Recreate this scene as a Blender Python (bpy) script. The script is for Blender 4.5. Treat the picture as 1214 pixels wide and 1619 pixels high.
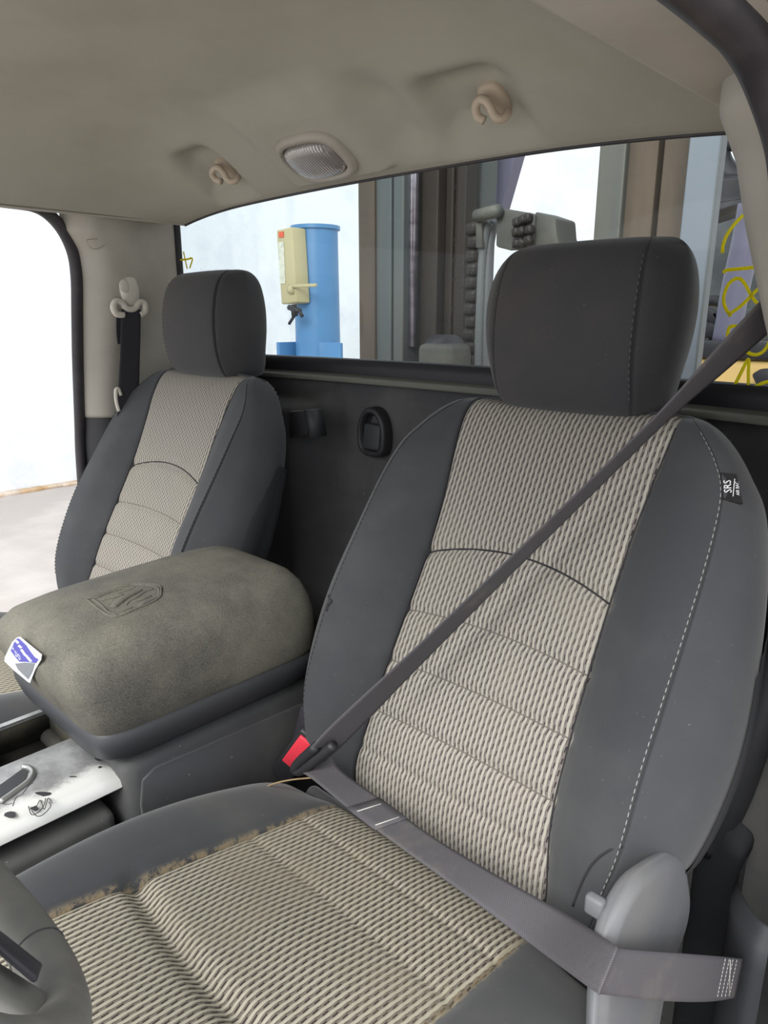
import bpy, bmesh, math, random
import numpy as np
from mathutils import Vector, Matrix
random.seed(7)
S = bpy.context.scene
COL = S.collection
for o in list(bpy.data.objects): bpy.data.objects.remove(o, do_unlink=True)

# ------------------------------------------------------------------ camera
FPX, PITCH, HEAD = 1122.0, math.radians(15.3), math.radians(44.0)
CAM = Vector((0.84, -0.75, 1.12))
FW = Vector((-math.sin(HEAD)*math.cos(PITCH), math.cos(HEAD)*math.cos(PITCH), -math.sin(PITCH)))
RT = Vector((math.cos(HEAD), math.sin(HEAD), 0)); UP = RT.cross(FW)
cd = bpy.data.cameras.new('camera'); cam = bpy.data.objects.new('camera', cd); COL.objects.link(cam)
cam.matrix_world = Matrix((( RT.x, UP.x, -FW.x, CAM.x), (RT.y, UP.y, -FW.y, CAM.y), (RT.z, UP.z, -FW.z, CAM.z), (0, 0, 0, 1)))
cd.sensor_fit = 'VERTICAL'; cd.sensor_height = 36.0; cd.lens = 36.0*FPX/1619.0; cd.clip_start = 0.02; cd.clip_end = 100
S.camera = cam
def at(px, py, ax, val):            # measured point: pixel of the photograph + one known coordinate
    d = FW + RT*((px-607)/FPX) + UP*((809.5-py)/FPX)
    i = 'xyz'.index(ax); t = (val-CAM[i])/d[i]
    return CAM + d*t

# ------------------------------------------------------------------ light
W = bpy.data.worlds.new('workshop_daylight'); S.world = W; W.use_nodes = True
bg = W.node_tree.nodes['Background']; bg.inputs[0].default_value = (0.93, 0.97, 1.0, 1); bg.inputs[1].default_value = 1.0
def area(name, loc, tgt, sx, sy, power, col=(1, 1, 1)):
    l = bpy.data.lights.new(name, 'AREA'); l.shape = 'RECTANGLE'; l.size = sx; l.size_y = sy; l.energy = power; l.color = col
    o = bpy.data.objects.new(name, l); COL.objects.link(o); o.location = loc
    o.rotation_euler = (Vector(tgt)-Vector(loc)).to_track_quat('-Z', 'Y').to_euler(); return o
area('cab_fill_light', (1.2, -4.0, 4.3), (0.2, -.3, 0.6), 4.0, 2.5, 330, (1.0, 0.99, 0.96))  # added unseen fill light, high in front, to brighten the seat cushions
S.view_settings.view_transform = 'Standard'; S.view_settings.look = 'None'
S.view_settings.exposure = 0.72; S.view_settings.gamma = 1.0; S.view_settings.use_curve_mapping = False

# ------------------------------------------------------------------ object helpers
def prop(o, label=None, cat=None, group=None, kind=None):
    if label: o['label'] = label
    if cat: o['category'] = cat
    if group: o['group'] = group
    if kind: o['kind'] = kind
    return o
def empty(name, loc, label, cat, group=None):
    o = bpy.data.objects.new(name, None); COL.objects.link(o); o.location = loc; o.empty_display_size = .02
    return prop(o, label, cat, group)
def obj(name, me, mat, parent=None, smooth=True, label=None):
    if mat: me.materials.append(mat)
    if smooth:
        me.polygons.foreach_set('use_smooth', [True]*len(me.polygons))
    o = bpy.data.objects.new(name, me); COL.objects.link(o)
    if parent:
        o.parent = parent
        if parent.type == 'EMPTY': o.matrix_parent_inverse = Matrix.Translation(-parent.location)
    if label: o['label'] = label
    return o
def mesh(name, vs, fs, uvs=None):
    me = bpy.data.meshes.new(name); me.from_pydata([tuple(v) for v in vs], [], fs)
    if uvs is not None:
        ul = me.uv_layers.new(name='UVMap'); li = np.zeros(len(me.loops), dtype=np.int32); me.loops.foreach_get('vertex_index', li)
        ul.data.foreach_set('uv', np.asarray(uvs, dtype=np.float32)[li].ravel())
    me.update(); return me
def grid(P, cu=False, cv=False, uv=None, flip=False, caps=()):
    P = np.asarray(P, float); nu, nv = P.shape[:2]; vs = P.reshape(-1, 3); fs = []
    for i in range(nu if cu else nu-1):
        i2 = (i+1) % nu
        for j in range(nv if cv else nv-1):
            j2 = (j+1) % nv
            f = (i*nv+j, i2*nv+j, i2*nv+j2, i*nv+j2)
            fs.append(f[::-1] if flip else f)
    for c in caps:
        f = [c*nv+j for j in range(nv)] if c == 0 else [(nu-1)*nv+j for j in range(nv)]
        fs.append(f if (c == 0) != flip else f[::-1])
    return mesh('m', vs, fs, None if uv is None else np.asarray(uv).reshape(-1, 2))
def cr(pts, n):                       # Catmull-Rom, n samples per segment, keeps every control point
    P = np.asarray(pts, float); out = []
    for i in range(len(P)-1):
        p0 = P[i-1] if i else 2*P[0]-P[1]; p1 = P[i]; p2 = P[i+1]; p3 = P[i+2] if i+2 < len(P) else 2*P[-1]-P[-2]
        for k in range(n):
            t = k/n; out.append(.5*((2*p1)+(-p0+p2)*t+(2*p0-5*p1+4*p2-p3)*t*t+(-p0+3*p1-3*p2+p3)*t**3))
    out.append(P[-1]); return np.array(out)
def ccr(pts, n):
    P = np.asarray(pts, float); m = len(P); out = []
    for i in range(m):
        p0, p1, p2, p3 = P[i-1], P[i], P[(i+1) % m], P[(i+2) % m]
        for k in range(n):
            t = k/n; out.append(.5*((2*p1)+(-p0+p2)*t+(2*p0-5*p1+4*p2-p3)*t*t+(-p0+3*p1-3*p2+p3)*t**3))
    return np.array(out)
def tube_arrays(pts, r, seg=10, closed=False, flat=1.0, upv=None):
    P = [Vector(p) for p in pts]; n = len(P); R = r if hasattr(r, '__len__') else [r]*n
    ring = []; N = None
    for i in range(n):
        a = P[i-1] if (i or closed) else P[0]; b = P[(i+1) % n] if (i < n-1 or closed) else P[-1]
        T = (b-a).normalized()
        if N is None:
            h = Vector(upv) if upv else (Vector((0, 0, 1)) if abs(T.z) < .9 else Vector((1, 0, 0))); N = (h-T*h.dot(T)).normalized()
        else: N = (N-T*N.dot(T)).normalized()
        B = T.cross(N)
        ring.append([tuple(P[i]+N*(math.cos(2*math.pi*k/seg)*R[i]*flat)+B*(math.sin(2*math.pi*k/seg)*R[i])) for k in range(seg)])
    return ring
def tube(pts, r, seg=10, closed=False, flat=1.0, upv=None):
    ring = tube_arrays(pts, r, seg, closed, flat, upv)
    return grid(ring, cu=closed, cv=True, caps=() if closed else (0, 1), flip=True)
class MB:                             # bmesh collector for one part
    def __init__(s): s.bm = bmesh.new()
    def box(s, c, d, rot=None, bev=0, seg=2):
        r = bmesh.ops.create_cube(s.bm, size=1.0); vs = r['verts']
        bmesh.ops.scale(s.bm, vec=d, verts=vs)
        if bev:
            es = list({e for v in vs for e in v.link_edges})
            r2 = bmesh.ops.bevel(s.bm, geom=es, offset=bev, segments=seg, profile=.5, affect='EDGES')
            vs = list({v for f in r2['faces'] for v in f.verts} | {v for v in vs if v.is_valid})
        M = Matrix.Translation(Vector(c)) @ ((rot.to_4x4() if rot is not None else Matrix.Identity(4)))
        bmesh.ops.transform(s.bm, matrix=M, verts=vs); return s
    def cyl(s, a, b, r, r2=None, seg=20):
        a, b = Vector(a), Vector(b); d = b-a
        M = Matrix.Translation((a+b)/2) @ d.to_track_quat('Z', 'Y').to_matrix().to_4x4()
        bmesh.ops.create_cone(s.bm, cap_ends=True, segments=seg, radius1=r, radius2=r if r2 is None else r2, depth=d.length, matrix=M); return s
    def prism(s, pts, n, th):         # polygon pts (3D, planar) extruded th along n
        n = Vector(n).normalized(); a = [s.bm.verts.new(Vector(p)) for p in pts]; b = [s.bm.verts.new(Vector(p)+n*th) for p in pts]
        m = len(a); s.bm.faces.new(a[::-1]); s.bm.faces.new(b)
        for i in range(m): s.bm.faces.new((a[i], a[(i+1) % m], b[(i+1) % m], b[i]))
        return s
    def add(s, me): s.bm.from_mesh(me); return s
    def done(s, norm=True):
        if norm: bmesh.ops.recalc_face_normals(s.bm, faces=s.bm.faces)
        me = bpy.data.meshes.new('m'); s.bm.to_mesh(me); s.bm.free(); return me
def sharp(o, ang=35):
    m = o.modifiers.new('s', 'EDGE_SPLIT'); m.split_angle = math.radians(ang); return o
def bevel(o, w, seg=2):
    m = o.modifiers.new('b', 'BEVEL'); m.width = w; m.segments = seg; m.limit_method = 'ANGLE'; m.angle_limit = math.radians(40); m.harden_normals = False; return o
def solid(o, t, off=-1):
    m = o.modifiers.new('t', 'SOLIDIFY'); m.thickness = t; m.offset = off; return o
def struct(name, me, mat, smooth=True, label=None):
    o = obj(name, me, mat, None, smooth); prop(o, label, None, None, 'structure'); return o
def hit(o, px, py, lift=0., off=(0, 0, 0)):      # point of the photograph on the surface of one built part
    bpy.context.view_layer.update()
    d = (FW+RT*((px-607)/FPX)+UP*((809.5-py)/FPX)).normalized(); of = Vector(off)
    ok, loc, n, _ = o.ray_cast(CAM-of, d)
    if not ok: return None
    if n.dot(d) > 0: n = -n
    return loc+of+n*lift, n
def sm(a, b, x):
    t = np.clip((x-a)/(b-a), 0, 1); return t*t*(3-2*t)

# ------------------------------------------------------------------ material helpers
def lin(c): return tuple(((v/255)/12.92 if v/255 <= .04045 else ((v/255+.055)/1.055)**2.4) for v in c)
class X:
    def __init__(s, nt, sock): s.nt, s.k = nt, sock
    def op(s, o, b=None, c=None):
        n = s.nt.nodes.new('ShaderNodeMath'); n.operation = o
        for i, v in enumerate((s, b, c)):
            if v is None: continue
            if isinstance(v, X): s.nt.links.new(v.k, n.inputs[i])
            else: n.inputs[i].default_value = v
        return X(s.nt, n.outputs[0])
    def __add__(s, b): return s.op('ADD', b)
    def __sub__(s, b): return s.op('SUBTRACT', b)
    def __mul__(s, b): return s.op('MULTIPLY', b)
    def fr(s): return s.op('FRACT')
    def fl(s): return s.op('FLOOR')
    def ab(s): return s.op('ABSOLUTE')
    def lt(s, b): return s.op('LESS_THAN', b)
    def sin(s): return s.op('SINE')
    def mapr(s, a, b, c=0., d=1.):
        n = s.nt.nodes.new('ShaderNodeMapRange'); n.interpolation_type = 'SMOOTHSTEP'
        s.nt.links.new(s.k, n.inputs[0])
        for i, v in enumerate((a, b, c, d)): n.inputs[i+1].default_value = v
        return X(s.nt, n.outputs[0])
def newmat(name, rough=.8, spec=.3, metal=0.):
    m = bpy.data.materials.new(name); m.use_nodes = True; nt = m.node_tree; b = nt.nodes['Principled BSDF']
    b.inputs['Roughness'].default_value = rough; b.inputs['Specular IOR Level'].default_value = spec; b.inputs['Metallic'].default_value = metal
    return m, nt, b
def noise(nt, scale, detail=4, rough=.6, coord='Object', stretch=None):
    tc = nt.nodes.new('ShaderNodeTexCoord'); n = nt.nodes.new('ShaderNodeTexNoise')
    n.inputs['Scale'].default_value = scale; n.inputs['Detail'].default_value = detail; n.inputs['Roughness'].default_value = rough
    s = tc.outputs[coord]
    if stretch:
        mp = nt.nodes.new('ShaderNodeMapping'); mp.inputs['Scale'].default_value = stretch; nt.links.new(s, mp.inputs[0]); s = mp.outputs[0]
    nt.links.new(s, n.inputs['Vector']); return X(nt, n.outputs['Fac'])
def mix(nt, f, a, b):
    n = nt.nodes.new('ShaderNodeMix'); n.data_type = 'RGBA'
    if isinstance(f, X): nt.links.new(f.k, n.inputs[0])
    else: n.inputs[0].default_value = f
    for i, v in ((6, a), (7, b)):
        if isinstance(v, tuple): n.inputs[i].default_value = (*v, 1)
        else: nt.links.new(v, n.inputs[i])
    return n.outputs[2]
def bump(nt, b, h, strength=.3, dist=.001):
    n = nt.nodes.new('ShaderNodeBump'); n.inputs['Strength'].default_value = strength; n.inputs['Distance'].default_value = dist
    nt.links.new(h.k, n.inputs['Height']); nt.links.new(n.outputs[0], b.inputs['Normal'])
def simple(name, c, rough=.7, spec=.3, metal=0., c2=None, scale=12, lo=.4, hi=.7, bscale=None, bstr=.15, bdist=.0006, specks=None, stretch=None):
    m, nt, b = newmat(name, rough, spec, metal)
    col = lin(c)
    if c2: col = mix(nt, noise(nt, scale, 5, stretch=stretch).mapr(lo, hi), lin(c), lin(c2))
    if specks:                        # light lint / grit flecks
        f = noise(nt, specks[0], 2, .5).mapr(specks[1], specks[1]+.03)
        col = mix(nt, f, col, lin(specks[2]))
    if isinstance(col, tuple): b.inputs['Base Color'].default_value = (*col, 1)
    else: nt.links.new(col, b.inputs['Base Color'])
    if bscale: bump(nt, b, noise(nt, bscale, 3), bstr, bdist)
    return m
def uvx(nt):
    tc = nt.nodes.new('ShaderNodeTexCoord'); sp = nt.nodes.new('ShaderNodeSeparateXYZ'); nt.links.new(tc.outputs['UV'], sp.inputs[0])
    return X(nt, sp.outputs[0]), X(nt, sp.outputs[1])
def weave(name, cream, grey, dark, stain, stain_amt, dirt=None):
    m, nt, b = newmat(name, .9, .15)
    u, v = uvx(nt)
    U = u*(1/.0062); col = U.fl(); fu = U.fr()-.5
    V = v*(1/.0125)+col*.43; fv = V.fr()-.5
    wob = (V*(2*math.pi)).sin()*.022
    d = (fu+wob).ab()                              # 0 at the cell centre, .5 on the rib
    rib = (d+fv*fv*.30).mapr(.27, .34)
    dash = (fu+wob-.09).ab().mapr(.12, .07) * fv.ab().mapr(.27, .23)
    dash2 = (fu+wob+.15).ab().mapr(.08, .03) * (V+.40).fr().op('SUBTRACT', .5).ab().mapr(.24, .18)
    c = mix(nt, rib, lin(grey), lin(cream))
    c = mix(nt, dash, c, lin(dark)); c = mix(nt, dash2*.75, c, lin(dark))
    st = noise(nt, 7, 5, .65).mapr(.48, .72)*stain_amt
    c = mix(nt, st, c, lin(stain))
    st2 = noise(nt, 3.3, 4, .6, stretch=(1, 1.3, 1)).mapr(.60, .74)*(stain_amt*.7)
    c = mix(nt, st2, c, lin((196, 176, 138)))
    at_ = nt.nodes.new('ShaderNodeAttribute'); at_.attribute_name = 'dirt'
    df = X(nt, at_.outputs['Fac'])*noise(nt, 70, 4, .7).mapr(.36, .56)
    c = mix(nt, df, c, lin(dirt or (158, 142, 112)))
    nt.links.new(c, b.inputs['Base Color'])
    h = rib*.9+(V*(2*math.pi)).sin()*.1-dash*.6
    bump(nt, b, h, .4, .0010)
    return m
def cloth(name, c, dust, amt, rough=.85):
    m, nt, b = newmat(name, rough, .25)
    f = noise(nt, 5, 5, .6).mapr(.38, .72)*amt
    col = mix(nt, f, lin(c), lin(dust))
    f2 = noise(nt, 300, 2, .5).mapr(.72, .78)*.4
    col = mix(nt, f2, col, lin((128, 126, 122)))
    at_ = nt.nodes.new('ShaderNodeAttribute'); at_.attribute_name = 'dirt'
    df = X(nt, at_.outputs['Fac'])*noise(nt, 60, 5, .75).mapr(.42, .56)
    col = mix(nt, df, col, lin((156, 138, 108)))
    nt.links.new(col, b.inputs['Base Color'])
    b.inputs['Sheen Weight'].default_value = .16; b.inputs['Sheen Roughness'].default_value = .5
    bump(nt, b, noise(nt, 900, 2), .12, .0006); return m

M = {}
M['head'] = simple('headliner_cloth', (160, 157, 146), .95, .1, c2=(153, 150, 138), scale=5, bscale=700, bstr=.1)
M['beige'] = simple('beige_trim_plastic', (160, 155, 146), .55, .35, c2=(150, 145, 136), scale=6, bscale=500, bstr=.08)
M['hook'] = simple('tan_hook_plastic', (178, 164, 146), .45, .4)
M['lowertrim'] = simple('dark_slate_trim_plastic', (54, 55, 58), .55, .35, bscale=600, bstr=.1)
M['seal'] = simple('black_rubber_seal', (50, 47, 51), .5, .4, c2=(62, 58, 61), scale=20)
M['paint'] = simple('dark_door_frame_paint', (74, 72, 78), .35, .5)
M['body'] = simple('cab_body_paint', (168, 160, 150), .5, .4)
M['carpet'] = simple('black_back_panel_carpet', (76, 76, 78), .97, .1, c2=(90, 89, 88), scale=6, bscale=900, bstr=.4, bdist=.001, specks=(160, .735, (120, 120, 112)))
M['frit'] = simple('black_window_frame', (38, 37, 42), .5, .35)
M['strip'] = simple('window_sill_strip_rubber', (104, 104, 96), .6, .3)
M['black'] = simple('black_plastic', (44, 44, 47), .45, .4, bscale=500, bstr=.08)
M['bolster'] = cloth('charcoal_seat_cloth', (58, 59, 62), (82, 82, 83), .5)
M['side'] = cloth('charcoal_side_cloth', (60, 61, 64), (80, 80, 81), .4)
M['headrest'] = cloth('headrest_cloth', (55, 55, 58), (72, 66, 61), .6)
M['cushcloth'] = cloth('dusty_cushion_cloth', (62, 63, 66), (86, 85, 82), .6)
M['insert'] = weave('woven_back_insert', (164, 160, 150), (120, 113, 109), (56, 49, 50), (150, 144, 130), .2)
M['insert2'] = weave('woven_cushion_insert', (172, 168, 152), (118, 110, 101), (50, 43, 43), (136, 128, 108), .35)
M['thread'] = simple('grey_thread', (186, 184, 180), .8, .2)
M['threadd'] = simple('dark_thread', (52, 51, 54), .8, .2)
M['stitch'] = simple('pale_grey_seam_thread', (146, 145, 144), .8, .2)
M['threadm'] = simple('taupe_thread', (112, 106, 100), .8, .2)
M['hthread'] = simple('headrest_thread', (100, 98, 99), .8, .2)
M['belt'] = simple('grey_belt_webbing', (98, 94, 102), .75, .3, c2=(110, 105, 108), scale=8)
M['beltd'] = simple('dark_belt_webbing', (50, 48, 54), .8, .25)
M['cover'] = simple('grey_recliner_plastic', (104, 105, 109), .55, .35, c2=(118, 117, 116), scale=7, bscale=400, bstr=.08)
M['red'] = simple('red_button_plastic', (226, 62, 78), .4, .4)
M['console'] = simple('console_plastic', (66, 67, 70), .6, .35, c2=(82, 82, 80), scale=6, bscale=420, bstr=.15, specks=(170, .735, (140, 138, 128)))
M['band'] = simple('console_band_plastic', (56, 57, 60), .5, .4, bscale=420, bstr=.1)
M['tray'] = simple('dusty_tray_plastic', (46, 45, 42), .7, .25, c2=(74, 70, 58), scale=14)
M['steel'] = simple('bright_worn_metal', (170, 170, 168), .35, .5, .8)
M['wheel'] = simple('steering_wheel_leather', (112, 111, 108), .6, .35, c2=(136, 133, 126), scale=9, bscale=350, bstr=.1)
M['wheeld'] = simple('steering_wheel_dark_plastic', (58, 58, 64), .45, .4)
M['cap'] = simple('ivory_belt_guide_plastic', (198, 192, 182), .45, .4)
M['wallw'] = simple('white_painted_wall', (232, 236, 240), .9, .2, c2=(222, 227, 233), scale=3, bscale=9, bstr=.5, bdist=.02, specks=(3.5, .76, (150, 150, 150)))
M['concrete'] = simple('shop_concrete', (186, 177, 172), .85, .25, c2=(200, 192, 186), scale=1.6)
M['lift'] = simple('blue_post_paint', (74, 124, 172), .4, .45, c2=(84, 132, 176), scale=3)
M['cream'] = simple('cream_control_paint', (176, 168, 132), .5, .4)
M['rust'] = simple('rusty_mast_steel', (74, 67, 60), .7, .3, .2, c2=(98, 85, 73), scale=5, stretch=(1, 1, .15))
M['grey'] = simple('grey_mast_steel', (78, 84, 86), .6, .35, .3, c2=(100, 97, 88), scale=5, stretch=(1, 1, .12))
M['plate'] = simple('dark_greasy_steel', (44, 39, 35), .6, .3, .2, c2=(58, 51, 45), scale=9, stretch=(1, 1, .1))
M['pale'] = simple('pale_blue_grey_column_paint', (108, 115, 124), .55, .4, c2=(116, 122, 130), scale=3, stretch=(1, 1, .3))
M['chrome'] = simple('polished_rod_chrome', (196, 190, 205), .25, .5, .9, c2=(150, 145, 160), scale=60, stretch=(.2, .2, 1))
M['hose'] = simple('grey_hose_rubber', (92, 94, 96), .5, .4)
M['chain'] = simple('greasy_chain_steel', (46, 42, 40), .5, .4, .4)
M['bracket'] = simple('weathered_bracket_steel', (76, 76, 73), .65, .3, .2, c2=(94, 92, 85), scale=9)
M['yellow'] = simple('forklift_yellow_paint', (222, 186, 120), .5, .4, c2=(214, 178, 108), scale=4)
M['seatv'] = simple('forklift_seat_vinyl', (70, 74, 78), .55, .35, c2=(88, 92, 94), scale=8)
M['lav'] = simple('lavender_grey_guard_paint', (106, 104, 124), .45, .4)
M['blackgear'] = simple('forklift_black_parts', (44, 44, 48), .5, .4)
M['marker'] = simple('yellow_paint_marker', (226, 216, 38), .5, .3)
m, nt, b = newmat('yellow_paint_marker_film', .5, .3); b.inputs['Base Color'].default_value = (*lin((240, 230, 48)), 1)
tl_ = nt.nodes.new('ShaderNodeBsdfTranslucent'); tl_.inputs[0].default_value = (*lin((240, 230, 48)), 1); mx_ = nt.nodes.new('ShaderNodeMixShader'); mx_.inputs[0].default_value = .5
nt.links.new(b.outputs[0], mx_.inputs[1]); nt.links.new(tl_.outputs[0], mx_.inputs[2]); nt.links.new(mx_.outputs[0], nt.nodes['Material Output'].inputs[0]); M['marker'] = m
M['paper'] = simple('white_sticker_paper', (206, 207, 212), .5, .4)
M['blue'] = simple('blue_sticker_print', (82, 80, 160), .5, .4)
M['foil'] = simple('peeled_sticker_grey', (120, 124, 130), .35, .5)
M['tag'] = simple('black_woven_tag', (36, 36, 38), .8, .2)
M['tagw'] = simple('white_tag_print', (226, 226, 228), .7, .2)
# worn silver bezel paint; grey top and white outer lip paint in reflected light
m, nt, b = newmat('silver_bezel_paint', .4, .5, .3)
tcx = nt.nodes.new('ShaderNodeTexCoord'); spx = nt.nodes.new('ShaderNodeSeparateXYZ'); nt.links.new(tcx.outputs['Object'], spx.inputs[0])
lip_light = (X(nt, spx.outputs[0])+noise(nt, 16, 5, .7)*.07).mapr(.095, .118)
c_ = mix(nt, lip_light, mix(nt, noise(nt, 22, 5, .65).mapr(.4, .7), lin((126, 127, 127)), lin((162, 163, 163))), lin((214, 214, 211)))
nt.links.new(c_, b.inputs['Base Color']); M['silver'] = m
# dusty console lid: black vinyl with an olive-grey dust film
m, nt, b = newmat('dusty_lid_vinyl', .75, .25)
geo = nt.nodes.new('ShaderNodeNewGeometry')
f1 = noise(nt, 5, 6, .65).mapr(.30, .66); f2 = noise(nt, 850, 3, .6).mapr(.36, .68)
c_ = mix(nt, f1*.36+f2*.34, lin((60, 59, 59)), lin((138, 134, 119)))
nt.links.new(c_, b.inputs['Base Color']); bump(nt, b, noise(nt, 380, 3), .3, .0007); M['lid'] = m
# dome lamp lens
m, nt, b = newmat('dome_lamp_lens', .12, .6)
sx = nt.nodes.new('ShaderNodeTexCoord'); wv = nt.nodes.new('ShaderNodeTexWave'); wv.inputs['Scale'].default_value = 60; nt.links.new(sx.outputs['Object'], wv.inputs[0])
b.inputs['Base Color'].default_value = (*lin((138, 132, 130)), 1); b.inputs['Transmission Weight'].default_value = .25
bump(nt, b, X(nt, wv.outputs['Fac']), .5, .001); M['lens'] = m
# window glass, lightly tinted and dusty
m = bpy.data.materials.new('rear_window_glass'); m.use_nodes = True; nt = m.node_tree; nt.nodes.clear()
out = nt.nodes.new('ShaderNodeOutputMaterial'); tr = nt.nodes.new('ShaderNodeBsdfTransparent'); gl = nt.nodes.new('ShaderNodeBsdfGlossy'); df = nt.nodes.new('ShaderNodeBsdfDiffuse')
tr.inputs[0].default_value = (.78, .82, .81, 1); gl.inputs['Roughness'].default_value = .03; df.inputs[0].default_value = (.5, .52, .52, 1)
lw = nt.nodes.new('ShaderNodeFresnel'); lw.inputs[0].default_value = 1.45
m1 = nt.nodes.new('ShaderNodeMixShader'); m2 = nt.nodes.new('ShaderNodeMixShader')
nt.links.new((X(nt, lw.outputs[0])*.45).k, m1.inputs[0]); nt.links.new(tr.outputs[0], m1.inputs[1]); nt.links.new(gl.outputs[0], m1.inputs[2])
nt.links.new((noise(nt, 240, 3, .6).mapr(.55, .8)*.05+.012).k, m2.inputs[0]); nt.links.new(m1.outputs[0], m2.inputs[1]); nt.links.new(df.outputs[0], m2.inputs[2])
nt.links.new(m2.outputs[0], out.inputs[0]); M['glass'] = m

# ================================================================== SETTING: workshop
GZ = -0.66
def quad(name, pts, mat, label):
    return struct(name, mesh('m', pts, [(0, 1, 2, 3)]), mat, False, label)
quad('floor_workshop', [(-9, -9, GZ), (9, -9, GZ), (9, 6, GZ), (-9, 6, GZ)], M['concrete'], 'grey concrete workshop floor outside the truck')
o = struct('wall_workshop_left', MB().box((-7.1, -2.2, 1.6), (.2, 13, 4.6)).done(), M['wallw'], False, 'rough white wall beyond the open passenger door')
o = struct('wall_workshop_back', MB().box((-.4, 4.4, 1.6), (13.2, .2, 4.6)).done(), M['wallw'], False, 'white workshop wall behind the rear window')
struct('trim_workshop_pilaster', MB().box((-5.6, 4.25, 1.6), (.5, .1, 4.6)).box((-6.93, 2.9, 1.6), (.06, .5, 4.6)).done(), M['wallw'], False, 'shallow white pilaster near the workshop corner')
m_, n_ = [], 60
base = MB()
for i in range(40):
    y = 3.9-i*.22; base.box((-6.97+random.uniform(0, .02), y, GZ+.015), (.07+random.uniform(0, .06), .23, .03+random.uniform(0, .03)), bev=.01, seg=1)
struct('baseboard_workshop_left', base.done(), simple('wall_foot_dirt', (190, 158, 118), .9, .1, c2=(222, 214, 206), scale=2.5), True, 'dirty rough foot of the white wall')

# ================================================================== SETTING: cab
def zc(y, ye):                       # headliner centre-line height
    d = ye-y
    return np.interp(d, [0, .01, .04, .08, .12, .16, .22, .32, .6, 1.4], [1.312, 1.318, 1.337, 1.361, 1.384, 1.402, 1.416, 1.425, 1.43, 1.425])
def yedge(x): return .05+.06*(np.abs(x)/.6)**2
nx, ny = 190, 230
P = np.zeros((nx, ny, 3))
xs = np.linspace(-.560, .560, nx)
for i, x in enumerate(xs):
    ye = yedge(x); t = np.linspace(0, 1, ny)**1.5; y = ye-t*.92
    # smoothed profile
    z = (zc(y-.012, ye)+zc(y, ye)+zc(y+.012, ye)*1+zc(y-.025, ye)+zc(np.minimum(y+.025, ye), ye))/5
    ax = abs(x); lo = 1.307
    k = np.clip((ax-.30)/.26, 0, 1)**1.9
    z = np.where(z > lo, z-k*(z-lo), z)
    d = ye-y
    # recess round each coat hook, raised pod round the dome lamp, valleys beside it
    for hx, amp in ((.285, .036), (-.27, .036)):
        g = sm(.085, .03, np.abs(x-hx+.022-.1*(d-.06)))*sm(.005, .035, d)*sm(.135, .07, d); z = z+amp*g
    pod = sm(.125, .085, abs(x-.0))*sm(.012, .03, d)*sm(.19, .12, d); z = z-.013*pod
    val = np.exp(-((x-.155)/.035)**2)*sm(.01, .05, d)*sm(.17, .09, d); z = z+.020*val
    P[i, :, 0] = x; P[i, :, 1] = y; P[i, :, 2] = z
ceil = struct('ceiling', grid(P, flip=True), M['head'], True, 'warm grey cloth headliner of the truck cab')
solid(ceil, .008, 1)
xe = np.linspace(-.60, .60, 60)
struct('trim_header_edge', tube([(P[k, 0, 0], P[k, 0, 1]+.001, P[k, 0, 2]-.0005) for k in range(0, nx, 3)], .0026, 8), M['seal'], True, 'thin dark edging where the headliner meets the rear window')
for s_, nm in ((1, 'driver'), (-1, 'passenger')):
    G = [[(s_*x, y, z+(0 if s_ > 0 else .02*float(sm(.562, .63, x)))) for x, z in ((.556, 1.3085), (.558, 1.3058), (.562, 1.3052), (.585, 1.3065), (.61, 1.3065), (.635, 1.304), (.66, 1.31))] for y in np.linspace(-.87, .105, 40)]
    o_ = struct('trim_roof_rail_'+nm, grid(G, flip=(s_ < 0)), M['beige'], True, 'beige roof rail trim above the %s door' % nm)
# roof skin above
struct('roof_skin', MB().box((0, -.32, 1.47), (1.36, 1.14, .03), bev=.01).box((0, .2, 1.405), (1.3, .03, .09)).done(), M['body'], True, 'painted cab roof above the headliner')
# seals and door frames (same on both sides)
SEAL = [(x+.03, y, z) for x, y, z in [(.618, -1.1, 1.298), (.612, -.6, 1.304), (.607, -.35, 1.308), (.604, -.22, 1.308), (.603, -.165, 1.303), (.606, -.128, 1.286), (.616, -.103, 1.25), (.627, -.095, 1.2), (.652, -.092, 1.12), (.682, -.088, 1.03), (.725, -.08, .9), (.748, -.078, .80), (.76, -.08, .6), (.765, -.085, .2)]]
def sider(s, pts): return [(s*x, y, z) for x, y, z in pts]
for s, nm in ((1, 'driver'), (-1, 'passenger')):
    pts = cr(sider(s, [(x, y, z+(.018*float(sm(1.27, 1.305, z)) if s < 0 else 0)) for x, y, z in SEAL]), 6)
    r_ = .0165 if s > 0 else .012
    struct('trim_seal_'+nm, tube(pts, r_, 12), M['seal'], True, 'dark rubber door seal on the %s side' % nm)
    if s < 0: continue
    out = [(x+.036, y-.004, z+.020) for x, y, z in SEAL]
    struct('trim_door_frame_'+nm, tube(cr(sider(s, out), 6), .022, 12), M['paint'], True, 'dark painted door aperture on the %s side' % nm)
    out = [(x+.082, y+.02, z+.042) for x, y, z in SEAL]
    struct('trim_body_side_'+nm, tube(cr(sider(s, out), 6), .034, 12), M['body'], True, 'painted cab body edge on the %s side' % nm)
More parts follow.
